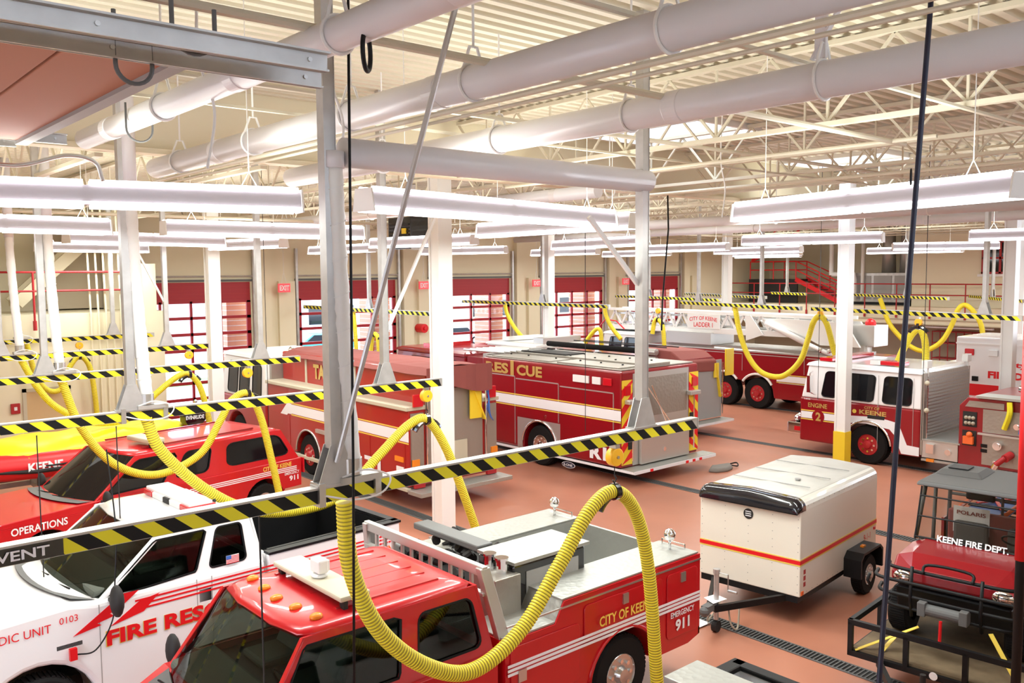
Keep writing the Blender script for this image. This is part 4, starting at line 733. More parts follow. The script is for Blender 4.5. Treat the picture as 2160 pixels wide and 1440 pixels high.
M().box(2.4, 4.4, 1.36, 1.42, 1.28, 1.38).build('awning_rail', 'alu', t); M().box(.2, .55, 1.36, 1.39, 1.12, 1.24).build('side_marker', 'amber', t); M().box(.2, .5, 1.36, 1.38, .8, 1.0).build('white_reflector', 'lens_white', t)
rf = M().box(-.03, .0, -.86, .86, .6, 2.8).build('rear_panel', 'tread_dull', t)
M().box(-.06, -.03, -.35, .35, .7, 1.5).build('dump_valve_door', 'tan', rf); M().box(-.05, -.0, .95, 1.3, .6, 2.3).build('rear_compartment', 'tread_dull', rf); M().box(-.05, 0, -1.3, -.95, .6, 2.3).build('rear_compartment', 'tread_dull', rf)
M().cyl((-.12, .1, .95), (-.03, .1, .95), .09, 16).cyl((-.2, -.5, .75), (-.03, -.5, .75), .07, 12).build('rear_intake', 'chrome', t)
for s in (1, -1):
    M().box(-.1, -.03, s*1.12-.14, s*1.12+.14, 2.45, 2.75).build('warning_light', 'lens_red', t, bevel=.02)
    M().box(-.09, -.03, s*1.2-.1, s*1.2+.1, 1.05, 1.2).build('turn_signal', 'amber', t); M().box(-.09, -.03, s*1.2-.1, s*1.2+.1, .8, .98).build('reverse_lamp', 'lens_white', t)
    M().cyl((-.12, s*.9, .9), (-.12, s*.9, 3.0), .02, 8).build('grab_pole', 'chrome', t)
    M().box(-.12, -.04, s*1.1-.13, s*1.1+.16, .52, .72).build('tail_marker', 'red_paint', t)
M().box(-.55, 0, -1.4, 1.4, .4, .5).build('rear_step', 'tread', t, bevel=.01); M().box(0, 7.4, 1.3, 1.42, .45, .52).build('side_trim', 'tan', t)
m = M(); m.box(-.14, -.1, -.75, -.4, 2.0, 2.78).beam((-.12, -.5, 2.7), (-.12, -.85, 1.95), .14, .03); m.build('yellow_strap', 'yellow', t)
m = M()
for k in range(9): m.tube(spl([(-.1, -.85-.02*k, 2.8), (-.2, -.95, 2.5-.05*k), (-.12, -.9-.03*k, 2.2-.04*k)], 6), .012, 5)
m.build('bungee_cords', 'blue', t)
cabin(t, 7.55, 10.9, 1.35, .6, 1.75, 3.12, 9.6, .56, 'red_orange', 'white', ((7.85, 8.5), (8.75, 9.5), (9.65, 10.4)))
M().box(7.42, 7.55, -1.2, 1.2, .6, 2.9).build('pump_panel', 'tread_dull', t); M().sphere((7.9, .3, 3.25), .1, 12, 8).build('roof_light', 'chrome', t)
# --- rescue
t = thing('rescue_truck', 'heavy rescue truck with gold RES1CUE lettering and chevron tail', 'fire truck', (18.6, 15.2, 0), PI/2)
HW = 1.62
lw = box_body(t, 'rescue_body', 0, 5.75, HW, .42, 2.98, (3.15,), .58, 'red_dark', .05)
M().box(.1, 5.7, -HW+.1, HW-.1, 2.985, 3.02).box(.1, 5.7, -.5, .5, 3.02, 3.1).box(0.25, 2.6, .6, 1.45, 3.02, 3.06).box(2.9, 5.5, .6, 1.45, 3.02, 3.05).build('roof_deck', 'tread_dull', t, bevel=.01)
m = M()
for x in (.6, 1.4, 2.2, 3.2, 4.4, 5.2):
    for y in (-.3, .3, .9): M().cyl((x, y, 3.1 if abs(y) < .5 else 3.06), (x, y, 3.13 if abs(y) < .5 else 3.09), .03, 8).build('roof_stud', 'black', t)
M().box(3.3, 5.3, -.4, .4, 3.1, 3.14).build('roof_hatch', 'dark', t)
for x0, x1, z0, z1 in ((.28, 2.28, .5, 2.38), (2.36, 4.15, 1.35, 2.44), (4.22, 5.6, .5, 2.5)):
    d = M().box(x0, x1, HW, HW+.015, z0, z1).build('roll_door', 'red_dark', lw, bevel=.004); M().box(x0, x1, HW+.0, HW+.025, z1, z1+.03).box(x0-.02, x0, HW, HW+.02, z0, z1).build('door_trim', 'alu', d)
stripe3(t, .0, 5.6, HW+.016, 1.68, .27)
text('RES', (5.55, HW, 2.56), (-1, 0, 0), (0, 0, 1), 1.05, .32, 'gold', t, .04, .015); text('CUE', (4.12, HW, 2.56), (-1, 0, 0), (0, 0, 1), 1.1, .32, 'gold', t, .04, .015); text('1', (4.40, HW, 2.50), (-1, 0, 0), (0, 0, 1), .15, .48, 'gold', t, .03, .015)
M().prism([(2.0+.26*math.cos(a), .2+.09*math.sin(a)) for a in [2*PI*k/20 for k in range(20)]], 'y', HW-.04, HW-.03).build('oval_plate', 'reflect', t); M().prism([(2.0+.24*math.cos(a), .2+.075*math.sin(a)) for a in [2*PI*k/20 for k in range(20)]], 'y', HW-.03, HW-.025).build('oval_face', 'navy', t); text('E-ONE', (2.17, HW-.02, .165), (-1, 0, 0), (0, 0, 1), .34, .07, 'reflect', t, .02, .004)
text('R1', (1.12, HW+.016, .55), (-1, 0, 0), (0, 0, 1), .62, .36, 'reflect', t, .05, .01)
fp = M().prism([(2.25, .42), (2.25, 1.32), (4.1, 1.32), (4.1, .42), (3.15+.73, .42)]+arc(3.15, .58, .74, 6, 174, 14)+[(2.42, .42)], 'y', HW, HW+.012).build('fender_plate', 'alu', t)
fenders(t, (3.15,), .58, HW+.02, 'chrome', .035)
for s in (1, -1): wheel(t, 3.15, s*1.38, .58, .42, s, 'chrome'); wheel(t, 9.6, s*1.38, .58, .34, s, 'chrome')
for x, z in ((2.9, 1.45), (1.1, 1.12)): M().cyl((x, HW, z), (x, HW+.03, z), .06, 14).build('fuel_cap', 'chrome', t)
for x0, x1, c in ((1.15, 1.75, 'lens_white'), (.72, 1.02, 'lens_white'), (.32, .62, 'lens_red')): M().box(x0, x1, HW, HW+.05, 2.58, 2.78).build('scene_light', c, t, bevel=.012)
M().box(-.45, 0, -HW-.25, HW, .34, .42).build('rear_step', 'tread', t); M().box(-.47, -.45, -HW-.25, HW, .33, .41).box(-.45, 5.7, HW-.02, HW+.02, .34, .40).build('edge_strip', 'reflect', t)  # LED light along the step edges is put in as white strip colour
m = M()
for y in (-1.2, -.9, -.6, .9): m.box(-.49, -.47, y, y+.1, .33, .4)
m.build('edge_markers', 'red_bright', t)
for y in (HW-.42, -HW): chevron(t, [(-.005, y+.42, .5), (-.005, y, .5), (-.005, y, 2.75), (-.005, y+.42, 2.75)], 9, flip=1 if y > 0 else -1)
rc = M().box(-.012, 0, -1.18, 1.18, .45, 2.9).build('rear_wall', 'alu', t); M().box(-.016, -.012, -1.1, 1.1, 1.7, 2.75).build('rear_tread', 'tread_dull', rc)
M().box(-.12, -.02, -1.1, .95, .45, 1.15).build('rear_locker', 'alu', t, bevel=.02); M().cyl((-.14, 0, .75), (-.12, 0, .75), .06, 12).build('latch', 'chrome', t)
for y0, y1 in ((.75, -.35), (.55, -.15)): M().cyl((-.12, y0, 2.55), (-.12, y1, 1.35), .022, 8).build('stair_handrail', 'chrome', t)
for s in (1, -1):
    M().cyl((-.12, s*1.3, .6), (-.12, s*1.3, 2.1), .02, 8).build('grab_pole', 'chrome', t); M().box(-.2, -.02, s*1.3-.22, s*1.3+.22, 2.12, 2.24).build('flood_light', 'alu', t, bevel=.02)
    M().box(-.06, 0, s*1.42-.1, s*1.42+.1, 2.35, 2.6).build('warning_light', 'lens_red', t); M().box(-.04, 0, s*1.3-.07, s*1.3+.07, .9, 1.6).build('folding_step', 'dark', t)
M().box(5.8, 6.9, -1.3, 1.3, 1.2, 2.9).build('mid_compartment', 'red_dark', t)
m = M()
for k in range(7): m.tube([(5.3, 1.1-.25*k, 3.12), (7.2, 1.2-.27*k, 3.1)], .035, 6)
m.box(5.9, 6.1, -1.2, 1.3, 2.9, 3.05); m.box(4.9, 5.05, -.1, .3, 3.0, 3.22); m.build('roof_rack_poles', 'alu', t)
cabin(t, 7.0, 11.2, HW-.25, .6, 1.75, 2.98, 9.7, .58, 'red_dark', 'red_dark', ((7.4, 8.6), (8.9, 10.3)))
M().box(9.5, 9.9, -.9, .9, 3.0, 3.14).build('light_bar', 'lens_red', t)
# --- engine with suction hoses, between rescue and ladder
t = thing('hose_engine', 'fire engine with black suction hoses on top and maroon cover, behind the rescue truck', 'fire truck', (24.2, 18.2, 0), PI/2)
lw = box_body(t, 'engine_body', 0, 6.5, 1.35, .5, 2.3, (3.4,), .56, 'red_dark'); M().box(0, 6.5, -.85, .85, 2.3, 2.62).build('hose_bed', 'red_dark', t)
M().box(-.05, 0, -1.3, 1.3, .5, 2.5).build('rear_panel', 'grey', t)
chevron(t, [(-.06, 1.35, .5), (-.06, 1.05, .5), (-.06, 1.05, 2.3), (-.06, 1.35, 2.3)], 7)
M().loft([[(-.1, .9, 2.55), (-.1, -.95, 2.5), (-.1, -.95, 2.1), (-.1, .9, 2.2)], [(.4, .95, 2.9), (.4, -.95, 2.82), (.4, -1, 2.2), (.4, 1, 2.3)], [(1.9, .9, 2.95), (1.9, -.9, 2.9), (1.9, -.9, 2.4), (1.9, .9, 2.4)]]).build('hosebed_cover', 'maroon', t, bevel=.05)
for y, z in ((1.15, 2.85), (1.15, 2.58)):
    M().cyl((1.2, y, z), (6.2, y, z), .1, 16).build('suction_hose', 'rubber', t, smooth=True); M().cyl((.85, y, z), (1.2, y, z), .115, 16).build('hose_coupling', 'alu', t)
for x in (1.6, 3.6, 5.6): M().box(x-.05, x+.05, .98, 1.3, 2.3, 2.7).build('hose_bracket', 'alu', t)
M().cyl((.5, 1.05, 3.02), (5, .95, 3.02), .02, 6).cyl((.5, .4, 3.0), (5, .4, 3.0), .02, 6).build('pike_pole', 'dark', t)
M().box(-.5, 0, -1.4, 1.4, .38, .46).build('rear_step', 'tread', t); M().box(-.52, -.5, -1.4, 1.4, .38, .45).build('edge_strip', 'reflect', t)
m = M().beam((-.08, -.9, 2.4), (-.1, -1.15, 1.2), .12, .03).box(-.12, -.07, -1.05, -.8, 1.9, 2.4); m.build('yellow_strap', 'yellow', t)
M().cyl((-.1, -1.3, .6), (-.1, -1.3, 2.4), .02, 8).cyl((-.1, 1.0, .6), (-.1, 1.0, 2.3), .02, 8).build('grab_poles', 'chrome', t)
for s in (1, -1): wheel(t, 3.4, s*1.12, .56, .4, s, 'red_paint'); wheel(t, 8.8, s*1.12, .56, .34, s, 'red_paint')
cabin(t, 6.7, 10, 1.35, .6, 1.75, 2.75, 8.8, .56, 'red_dark', 'white', ((7.0, 8.1), (8.4, 9.4)))
M().box(8.7, 9.1, -1.0, 1.0, 2.8, 2.95).build('light_bar', 'white', t, bevel=.02); M().box(8.72, 9.08, -1.02, -.6, 2.8, 2.92).build('lens', 'lens_red', t); M().box(6.75, 7.3, -1.2, .9, 2.76, 3.0).build('roof_box', 'alu', t)
M().box(-.08, -.02, -2.0, -1.5, 1.9, 2.85).build('yellow_pad', 'yellow', t, bevel=.03)['label'] = 'yellow square pad hung at the tail corner'
# --- Engine 2
t = thing('engine_cab_truck', 'fire engine with white-topped cab reading ENGINE 2 behind the yellow-footed column', 'fire truck', (25.5, 4.2, 0), PI/2)
cabin(t, 6.35, 10, 1.52, .42, 1.74, 2.82, 7.85, .56, 'red_dark', 'white_car', ((6.62, 7.45), (7.72, 8.6), (8.85, 9.35)))
stripe3(t, 8.65, 9.95, 1.525, 1.12, .2); M().prism([(8.65, 1.12), (8.65, 1.34), (7.6, 1.40), (7.3, 1.36), (6.95, 1.30), (6.7, .72), (6.36, .70), (6.36, .46), (6.85, .46), (7.05, .95), (7.2, 1.10), (7.9, 1.18)], 'y', 1.52, 1.53).build('stripe_bend', 'reflect', t)
text('ENGINE', (9.72, 1.52, 1.46), (-1, 0, 0), (0, 0, 1), .62, .14, 'gold', t, .02, .01); M().cyl((9.38, 1.52, 1.2), (9.38, 1.54, 1.2), .2, 24).build('number_disc', 'red_dark', t); text('2', (9.46, 1.52, 1.07), (-1, 0, 0), (0, 0, 1), .17, .26, 'gold', t, .04, .025)
text('CITY OF', (7.95, 1.52, 1.60), (-1, 0, 0), (0, 0, 1), .45, .08, 'gold', t, .01, .01); text('KEENE', (8.1, 1.52, 1.44), (-1, 0, 0), (0, 0, 1), .8, .13, 'gold', t, .03, .01); M().cyl((8.25, 1.52, 1.5), (8.25, 1.53, 1.5), .06, 12).build('gold_badge', 'gold_flat', t)
text('1606', (9.85, 1.52, 1.68), (-1, 0, 0), (0, 0, 1), .2, .05, 'reflect', t, .01, .01)
fenders(t, (7.85,), .56, 1.53, 'chrome', .035)
for x in (8.7, 7.55, 6.55): M().box(x-.006, x+.006, 1.52, 1.524, .5, 2.6).build('door_seam', 'grey', t)
M().box(7.35, 7.85, 1.52, 1.535, 1.34, 1.44).build('vent_grille', 'dark', t)
for s in (1, -1): wheel(t, 7.85, s*1.3, .56, .36, s, 'red_paint'); wheel(t, 1.6, s*1.3, .56, .4, s, 'red_paint')
bp = M().box(10, 10.55, -1.3, 1.3, .55, .9).build('front_bumper', 'chrome', t, bevel=.03); M().sphere((10.3, .9, 1.02), .16, 14, 8, sc=(1.2, .8, .8)).sphere((10.35, 1.05, 1.0), .1, 12, 8).build('siren', 'chrome', bp, smooth=True); M().box(10.1, 10.3, 1.3, 1.32, .65, .78).build('bumper_light', 'lens_red', bp)
mr = M().tube([(9.6, 1.5, 2.55), (9.55, 1.75, 2.5), (9.55, 1.75, 1.95), (9.5, 1.5, 1.85)], .02, 6).box(9.5, 9.6, 1.66, 1.84, 1.95, 2.45).build('side_mirror', 'chrome', t)
M().box(9.1, 9.5, -1.3, 1.3, 2.86, 2.97).build('light_bar', 'lens_red', t, bevel=.02); l2 = M().box(6.95, 7.6, .95, 1.35, 2.88, 3.0).build('rear_light_bar', 'lens_red', t, bevel=.02); M().box(7.6, 7.9, .95, 1.35, 2.88, 3.0).build('lens', 'lens_white', l2)
for y in (1.25, -1.4): M().cyl((6.3, y, 2.6), (6.3, y, 2.95), .03, 8).box(6.25, 6.42, y-.14, y+.14, 2.88, 3.1).build('scene_light', 'lens_white', t, bevel=.02)
wl = M().box(6.28, 6.35, -1.52, 1.5, .5, 2.75).build('cab_rear_wall', 'tread_dull', t)
m = M()
for k in range(22): m.box(6.268, 6.28, -1.45, 1.3, .65+.093*k, .70+.093*k)
m.build('wall_louvres', 'grey', wl); M().cyl((6.22, 1.42, .7), (6.22, 1.42, 2.6), .022, 8).build('grab_pole', 'chrome', t)
M().sphere((6.2, 1.5, 2.5), .07, 10, 6).sphere((6.2, 1.5, 1.75), .07, 10, 6).build('rope_knots', 'tan', t)
M().box(5.35, 6.3, -1.5, 1.5, .45, .92).build('step_box', 'alu', t, bevel=.01); M().box(5.3, 6.3, -1.5, 1.52, .92, .96).build('step_tread', 'tread', t); M().cyl((5.6, 1.5, .68), (5.6, 1.53, .68), .08, 14).box(5.95, 6.15, 1.5, 1.6, .6, .85).build('step_fittings', 'chrome', t)
pf = M().prism([(2.6, .42), (5.35, .42), (5.35, 2.0), (5.15, 2.22), (2.6, 2.22)], 'y', -1.5, 1.48).build('pump_house', 'red_dark', t, bevel=.02)
M().prism([(4.25, 1.98), (5.2, 1.98), (5.1, 2.14), (4.25, 2.14)], 'y', 1.48, 1.5).box(3.2, 4.75, 1.48, 1.5, 1.35, 1.95).box(3.2, 4.75, 1.48, 1.5, .5, 1.28).build('pump_panel', 'tread_dull', t); M().box(3.1, 4.85, 1.48, 1.56, 1.28, 1.33).build('panel_shelf', 'alu', t)
M().box(4.9, 5.25, 1.48, 1.5, 1.45, 1.85).box(4.9, 5.25, 1.48, 1.5, .95, 1.35).build('nozzle_bins', 'dark', t); m = M()
for k in range(6): m.sphere((4.98+.09*(k % 3), 1.52, 1.55+.14*(k//3)), .05, 8, 6)
m.build('nozzles', 'kraft', t); M().box(4.95, 5.2, 1.5, 1.6, 1.0, 1.2).sphere((5.05, 1.56, 1.25), .08, 10, 6).build('rescue_tool', 'orange', t)
for x, z, r in ((4.35, 1.05, .11), (3.75, 1.0, .08), (3.5, .7, .07), (4.4, .62, .04), (3.9, 1.6, .08), (3.45, 1.2, .05)): M().cyl((x, 1.5, z), (x, 1.62, z), r, 18).cyl((x, 1.62, z), (x, 1.65, z), r*.7, 18).build('discharge_cap', 'chrome', t)
M().cyl((4.05, 1.5, .85), (4.1, 1.75, .78), .1, 16).cyl((4.1, 1.72, .8), (4.3, 1.78, .6), .07, 14).build('deck_valve', 'red_paint', t); M().cyl((4.35, 1.75, .5), (4.28, 1.78, .62), .08, 14).build('valve_cap', 'chrome', t)
for x, z in ((4.7, .95), (4.7, .82)): M().box(x-.08, x+.08, 1.5, 1.51, z, z+.09).build('gauge_label', 'black', t)
cr = M().box(2.9, 4.9, .9, 1.6, 2.24, 2.3).build('crosslay_cover', 'tread', t)
M().tube(spl([(4.1, 1.55, 2.2), (4.08, 1.6, 1.9), (4.2, 1.58, 1.5)], 6), .07, 6).build('folded_hose', 'yellow_tape', t)['label'] = 'flat yellow hose hanging over the panel'; M().tube(spl([(3.75, 1.55, 2.2), (3.72, 1.6, 1.9), (3.8, 1.58, 1.42)], 6), .07, 6).build('folded_hose', 'blue', t)['label'] = 'flat blue hose hanging over the panel'
M().cyl((3.4, .9, 2.4), (4.1, .9, 2.5), .1, 14).build('deck_gun', 'chrome', t, smooth=True); M().sphere((3.75, .9, 2.66), .12, 12, 8).cyl((3.6, .9, 2.6), (4.05, .9, 2.8), .05, 10).build('gun_wheel', 'red_bright', t)
M().box(-.2, 2.6, -1.5, 1.5, .45, 2.35).build('rear_body', 'red_dark', t, bevel=.02); stripe3(t, 0, 3.1, 1.502, .85, .22); M().box(2.6, 6.3, -1.5, 1.52, .36, .42).build('side_sill', 'tread', t); M().box(5.95, 6.15, 1.5, 1.56, .36, .44).build('sill_marker', 'amber', t)
# --- ladder truck
t = thing('ladder_truck', 'aerial ladder truck with white truss ladder, tandem rear wheels and red body', 'fire truck', (31.9, 15.6, 0), PI/2)
lw = box_body(t, 'truck_body', 0, 10.4, 1.4, .5, 2.3, (), .6, 'red_dark'); bpy.data.objects.remove(lw)
lw = M().prism([(0, 2.3), (0, .55), (1.2, .5), (3.6, .5)]+arc(4.4, .62, .76, 178, 40, 9)+arc(5.95, .62, .76, 140, 2, 9)+[(6.8, .5), (10.4, .5), (10.4, 2.3)], 'y', -1.4, 1.4).build('truck_body', 'red_dark', t, bevel=.02)
stripe3(t, 6.8, 10.3, 1.405, 1.2, .24); stripe3(t, 0, 3.5, 1.405, 1.2, .24); M().box(0, 10.4, 1.38, 1.42, 2.28, 2.34).build('top_trim', 'alu', t)
for x in (4.4, 5.95):
    for s in (1, -1): wheel(t, x, s*1.15, .62, .44, s, 'red_paint')
    M().tube([(p[0], 1.42, p[1]) for p in arc(x, .62, .8, 150 if x < 5 else 140, 35 if x < 5 else 5, 12)], .05, 6).build('fender_ring', 'white', t)
for s in (1, -1): wheel(t, 11.6, s*1.15, .58, .36, s, 'red_paint')
for x0, x1, z0, z1 in ((.3, 2.2, 1.55, 2.2), (2.3, 5.0, 1.55, 2.2), (5.1, 7.3, 1.5, 2.2), (7.4, 10.2, .6, 2.2), (.3, 3.4, .6, 1.15)): d = M().box(x0, x1, 1.4, 1.412, z0, z1).build('locker_door', 'red_dark', lw, bevel=.004); M().box(x0, x1, 1.412, 1.42, z1-.02, z1+.01).box(x0-.01, x0+.01, 1.412, 1.42, z0, z1).build('door_trim', 'alu', d)
M().box(.6, 9.6, -.9, .9, 2.3, 2.42).build('deck', 'tread_dull', t); M().box(6.9, 9.3, -.6, 1.1, 2.42, 2.95).build('deck_box', 'alu', t, bevel=.01)
lad = M(); A0, A1 = 1.0, 13.0
for s in (1, -1):
    y = s*.5+.35
    lad.beam((A0, y, 3.75), (A1, y, 3.82), .12, .12); lad.beam((A0, y, 3.05), (A1, y, 2.98), .12, .22)
    n = 15
    for k in range(n):
        xa = A0+(A1-A0)*k/n; xb = A0+(A1-A0)*(k+1)/n; xm = (xa+xb)/2
        lad.beam((xa, y, 3.08), (xm, y, 3.75), .05, .09); lad.beam((xm, y, 3.75), (xb, y, 3.08), .05, .09)
for k in range(40): x = A0+(A1-A0)*k/40; lad.beam((x, -.15, 3.1), (x, .85, 3.1), .04)
lo = lad.build('aerial_ladder', 'white', t); M().box(A0, A1, -.1, .8, 3.02, 3.06).build('ladder_bed', 'grey', lo)
inn = M()
for s in (1, -1):
    y = s*.36+.35; inn.beam((A0+.3, y, 3.6), (A1-.2, y, 3.62), .06); inn.beam((A0+.3, y, 3.18), (A1-.2, y, 3.18), .06)
    for k in range(26): xa = A0+.3+11.4*k/26; inn.beam((xa, y, 3.2), (xa+.22, y, 3.6), .03)
inn.build('fly_section', 'steel', lo)
sg = M().box(6.55, 8.25, .93, .96, 3.1, 3.72).build('ladder_sign', 'white', t); text('CITY OF KEENE', (8.13, .96, 3.4), (-1, 0, 0), (0, 0, 1), 1.45, .17, 'red_bright', sg, .01, .008, arcs=.07); text('LADDER 1', (7.9, .96, 3.17), (-1, 0, 0), (0, 0, 1), 1.0, .2, 'red_bright', sg, .01, .008)
M().cyl((1.0, .3, 2.3), (1.0, .3, 2.75), .75, 28).build('turntable', 'tread_dull', t)
M().prism([(.3, 2.7), (1.9, 2.7), (2.6, 3.0), (4.5, 3.62), (3.4, 3.66), (.9, 3.6)], 'y', .88, .98).prism([(.3, 2.7), (1.9, 2.7), (2.6, 3.0), (4.5, 3.62), (3.4, 3.66), (.9, 3.6)], 'y', -.28, -.18).build('ladder_cradle', 'white', t)
M().cyl((4.2, 1.1, 3.5), (2.4, 1.1, 2.75), .12, 16).cyl((2.4, 1.1, 2.75), (1.2, 1.1, 2.3), .08, 14).build('lift_cylinder', 'white', t, smooth=True)
M().prism([(5.2, 2.7), (4.4, 2.98), (5.0, 3.75), (5.25, 3.75)], 'y', .98, 1.02).build('cradle_arm', 'white', t)
M().box(.0, .9, -.6, .5, 2.7, 3.5).build('control_pedestal', 'alu', t, bevel=.02); M().sphere((.4, 0, 3.55), .2, 12, 8).build('pedestal_cover', 'red_bright', t)
M().cyl((2.8, 1.35, 2.3), (6.5, 1.35, 2.36), .05, 8).build('outrigger_tube', 'steel', t)
m = M()
for k in range(5): m.sphere((.4+.35*k, 1.1, 2.4+.03*k), .11, 10, 6)
m.build('deck_fittings', 'chrome', t); M().box(-.3, .1, 1.0, 1.3, 2.3, 2.45).build('marker_lamp', 'amber', t)
cabin(t, 10.5, 13.2, 1.3, .6, 1.75, 2.75, 11.7, .58, 'red_dark', 'white', ((10.8, 11.7), (11.9, 12.7)))
M().tube([(11.8, 1.1, 2.9), (12.3, 1.1, 3.25), (13.1, 1.0, 3.3), (13.5, .9, 3.0)], .03, 6).build('tip_rail', 'red_bright', t); M().box(11.6, 12.6, 0, .9, 2.8, 3.05).build('roof_gear', 'dark', t)
# --- ambulance
t = thing('ambulance', 'white box ambulance with red stripe and red fire department lettering', 'ambulance', (32.3, 7.0, 0), PI/2)
bb = M().box(0, 5.5, -1.3, 1.3, .8, 3.3).build('patient_box', 'white_car', t, bevel=.05); M().box(0, 5.5, 1.3, 1.32, 3.05, 3.1).build('drip_rail', 'white', bb)
M().box(-.02, 5.5, 1.3, 1.306, 1.32, 1.72).build('side_stripe', 'red_bright', t)
for x, c in ((5.05, 'lens_red'), (4.3, 'lens_white'), (3.0, 'lens_white'), (2.2, 'lens_red')): M().box(x-.15, x+.15, 1.3, 1.35, 2.68, 2.9).build('warning_light', c, t, bevel=.02)
text('City of Keene', (4.0, 1.3, 2.3), (-1, 0, 0), (0, 0, 1), 2.4, .24, 'red_bright', t, .03, .01); text('FIRE DEPARTMENT', (4.45, 1.3, 1.95), (-1, 0, 0), (0, 0, 1), 3.2, .24, 'red_bright', t, .05, .01); text('DIAL 911', (5.3, 1.3, 1.12), (-1, 0, 0), (0, 0, 1), .9, .14, 'red_bright', t, .03, .01)
M().box(4.75, 4.95, 1.3, 1.33, 1.82, 1.98).build('door_latch', 'black', t)
for x in (5.2, 3.9): M().box(x-.006, x+.006, 1.3, 1.305, .9, 2.65).build('door_seam', 'grey', t)
M().prism([(5.5, .6), (5.5, 2.2), (6.1, 2.35), (6.5, 2.2), (7.1, 1.55), (8.3, 1.4), (8.4, .6)], 'y', -1.05, 1.05).build('cab', 'white_car', t, bevel=.08); M().prism([(5.7, 1.6), (5.75, 2.1), (6.3, 2.1), (6.8, 1.6)], 'y', 1.05, 1.06).build('cab_window', 'glass_dark', t)
for x in (1.4, 7.4):
    for s in (1, -1): wheel(t, x, s*.98, .42, .3, s)

# ---------------------------------------------------------------- cargo trailer
t = thing('cargo_trailer', 'cream enclosed cargo trailer with red stripe and black rounded front cap', 'trailer', (15.15, 8.33, 0), PI+math.radians(6))
L, hw = 3.15, .89
sec = [(-hw, .48), (hw, .48), (hw, 1.84)]+[(hw-.16+.16*math.cos(a), 1.86+.16*math.sin(a)) for a in [PI/2*k/5 for k in range(1, 6)]]+[(.0, 2.06)]+[(-hw+.16-.16*math.cos(a), 1.86+.16*math.sin(a)) for a in [PI/2*k/5 for k in range(5, 0, -1)]]+[(-hw, 1.84)]
bx = M().prism(sec, 'x', 0, L).build('box_body', 'trailer_white', t, bevel=.015)
M().prism([(y*.985, z+.006) for y, z in sec[3:-1]], 'x', .02, L-.1).build('roof_skin', 'trailer_roof', bx)
m = M()
for x in (.8, 1.6, 2.4): m.box(x-.008, x+.008, -hw+.2, hw-.2, 2.055, 2.067)
m.build('roof_seams', 'grey', bx); M().cyl((2.0, .3, 2.06), (2.0, .3, 2.08), .05, 12).build('roof_vent_cap', 'grey', bx)
cap = [[(L-.14+.16*math.sin(a)*k, y*1.012, 1.84+.0+(z-1.84)*1.02*math.cos(a*.0)+.012) for y, z in sec[2:]] for a, k in ((0, 1),)]
def capring(dx, sc, dz): return [(L+dx, y*sc, 1.80+(z-1.80)*(1-dz)) for y, z in sec[2:]]
M().loft([capring(-.16, 1.012, -.05), capring(-.02, 1.012, -.04), capring(.04, 1.0, .12), capring(.07, .985, .45), capring(.07, .97, .95)]).build('front_cap', 'gloss_black', t, smooth=True)
for s in (1, -1): M().box(.0, L, s*(hw+.001), s*(hw+.006), 1.0, 1.06).build('red_stripe', 'red_bright', t)
M().box(L, L+.006, -hw, hw, 1.0, 1.06).build('red_stripe', 'red_bright', t); M().box(0, L, hw, hw+.004, .975, .995).box(0, L, hw, hw+.004, 1.065, 1.08).box(L, L+.004, -hw, hw, .975, .995).box(L, L+.004, -hw, hw, 1.065, 1.08).build('stripe_edge', 'gold_flat', t)
m = M()
for x in [.1+.2*i for i in range(16)]:
    for z in (.52, 1.9): m.box(x-.006, x+.006, hw, hw+.003, z-.006, z+.006)
for y in (-.85, -.42, 0, .42, .85):
    for z in [.55+.13*i for i in range(10)]: m.box(L, L+.003, y-.006, y+.006, z-.006, z+.006)
m.build('rivets', 'grey', t); M().cyl((L+.0, .0, 1.66), (L+.01, .0, 1.66), .085, 20).build('round_badge', 'dark', t); m = M()
for k in range(3): m.box(L+.01, L+.013, -.05, .05, 1.62+.035*k, 1.635+.035*k)
m.build('badge_lines', 'reflect', t); text('9-1-1', (.6, hw, .78), (-1, 0, 0), (0, 0, 1), .3, .12, 'red_bright', t, .0, .008); M().box(.08, .14, hw, hw+.02, .9, .95).build('side_marker', 'lens_red', t); M().box(L-.12, L-.04, hw, hw+.012, .5, .56).build('front_marker', 'orange', t)
m = M()
for k in range(3): m.box(L-.2, L-.13, hw, hw+.004, .62+.1*k, .69+.1*k)
m.build('warning_stickers', 'red_paint', t)
M().box(.02, L, -hw+.03, hw-.03, .38, .48).build('floor_frame', 'black', t)
wl = wheel(t, .95, hw+.15, .34, .2, 1, 'steel'); wheel(t, .95, -hw-.15, .34, .2, -1, 'steel')
M().prism([(.45, .38), (.45, .7), (.58, .8), (1.32, .8), (1.45, .7), (1.45, .38), (1.40, .38), (1.40, .68), (1.30, .76), (.6, .76), (.5, .68), (.5, .38)], 'y', hw, hw+.3).build('fender', 'black', t); M().box(.9, 1.0, hw+.1, hw+.16, .8, .83).build('fender_light', 'amber', t)
for s in (1, -1): M().beam((L-.35, s*.8, .42), (4.3, s*.05, .42), .06, .1).build('tongue_beam', 'black', t)
M().box(4.2, 4.5, -.06, .06, .4, .5).sphere((4.5, 0, .42), .08, 10, 6).build('coupler', 'grey_dark', t)
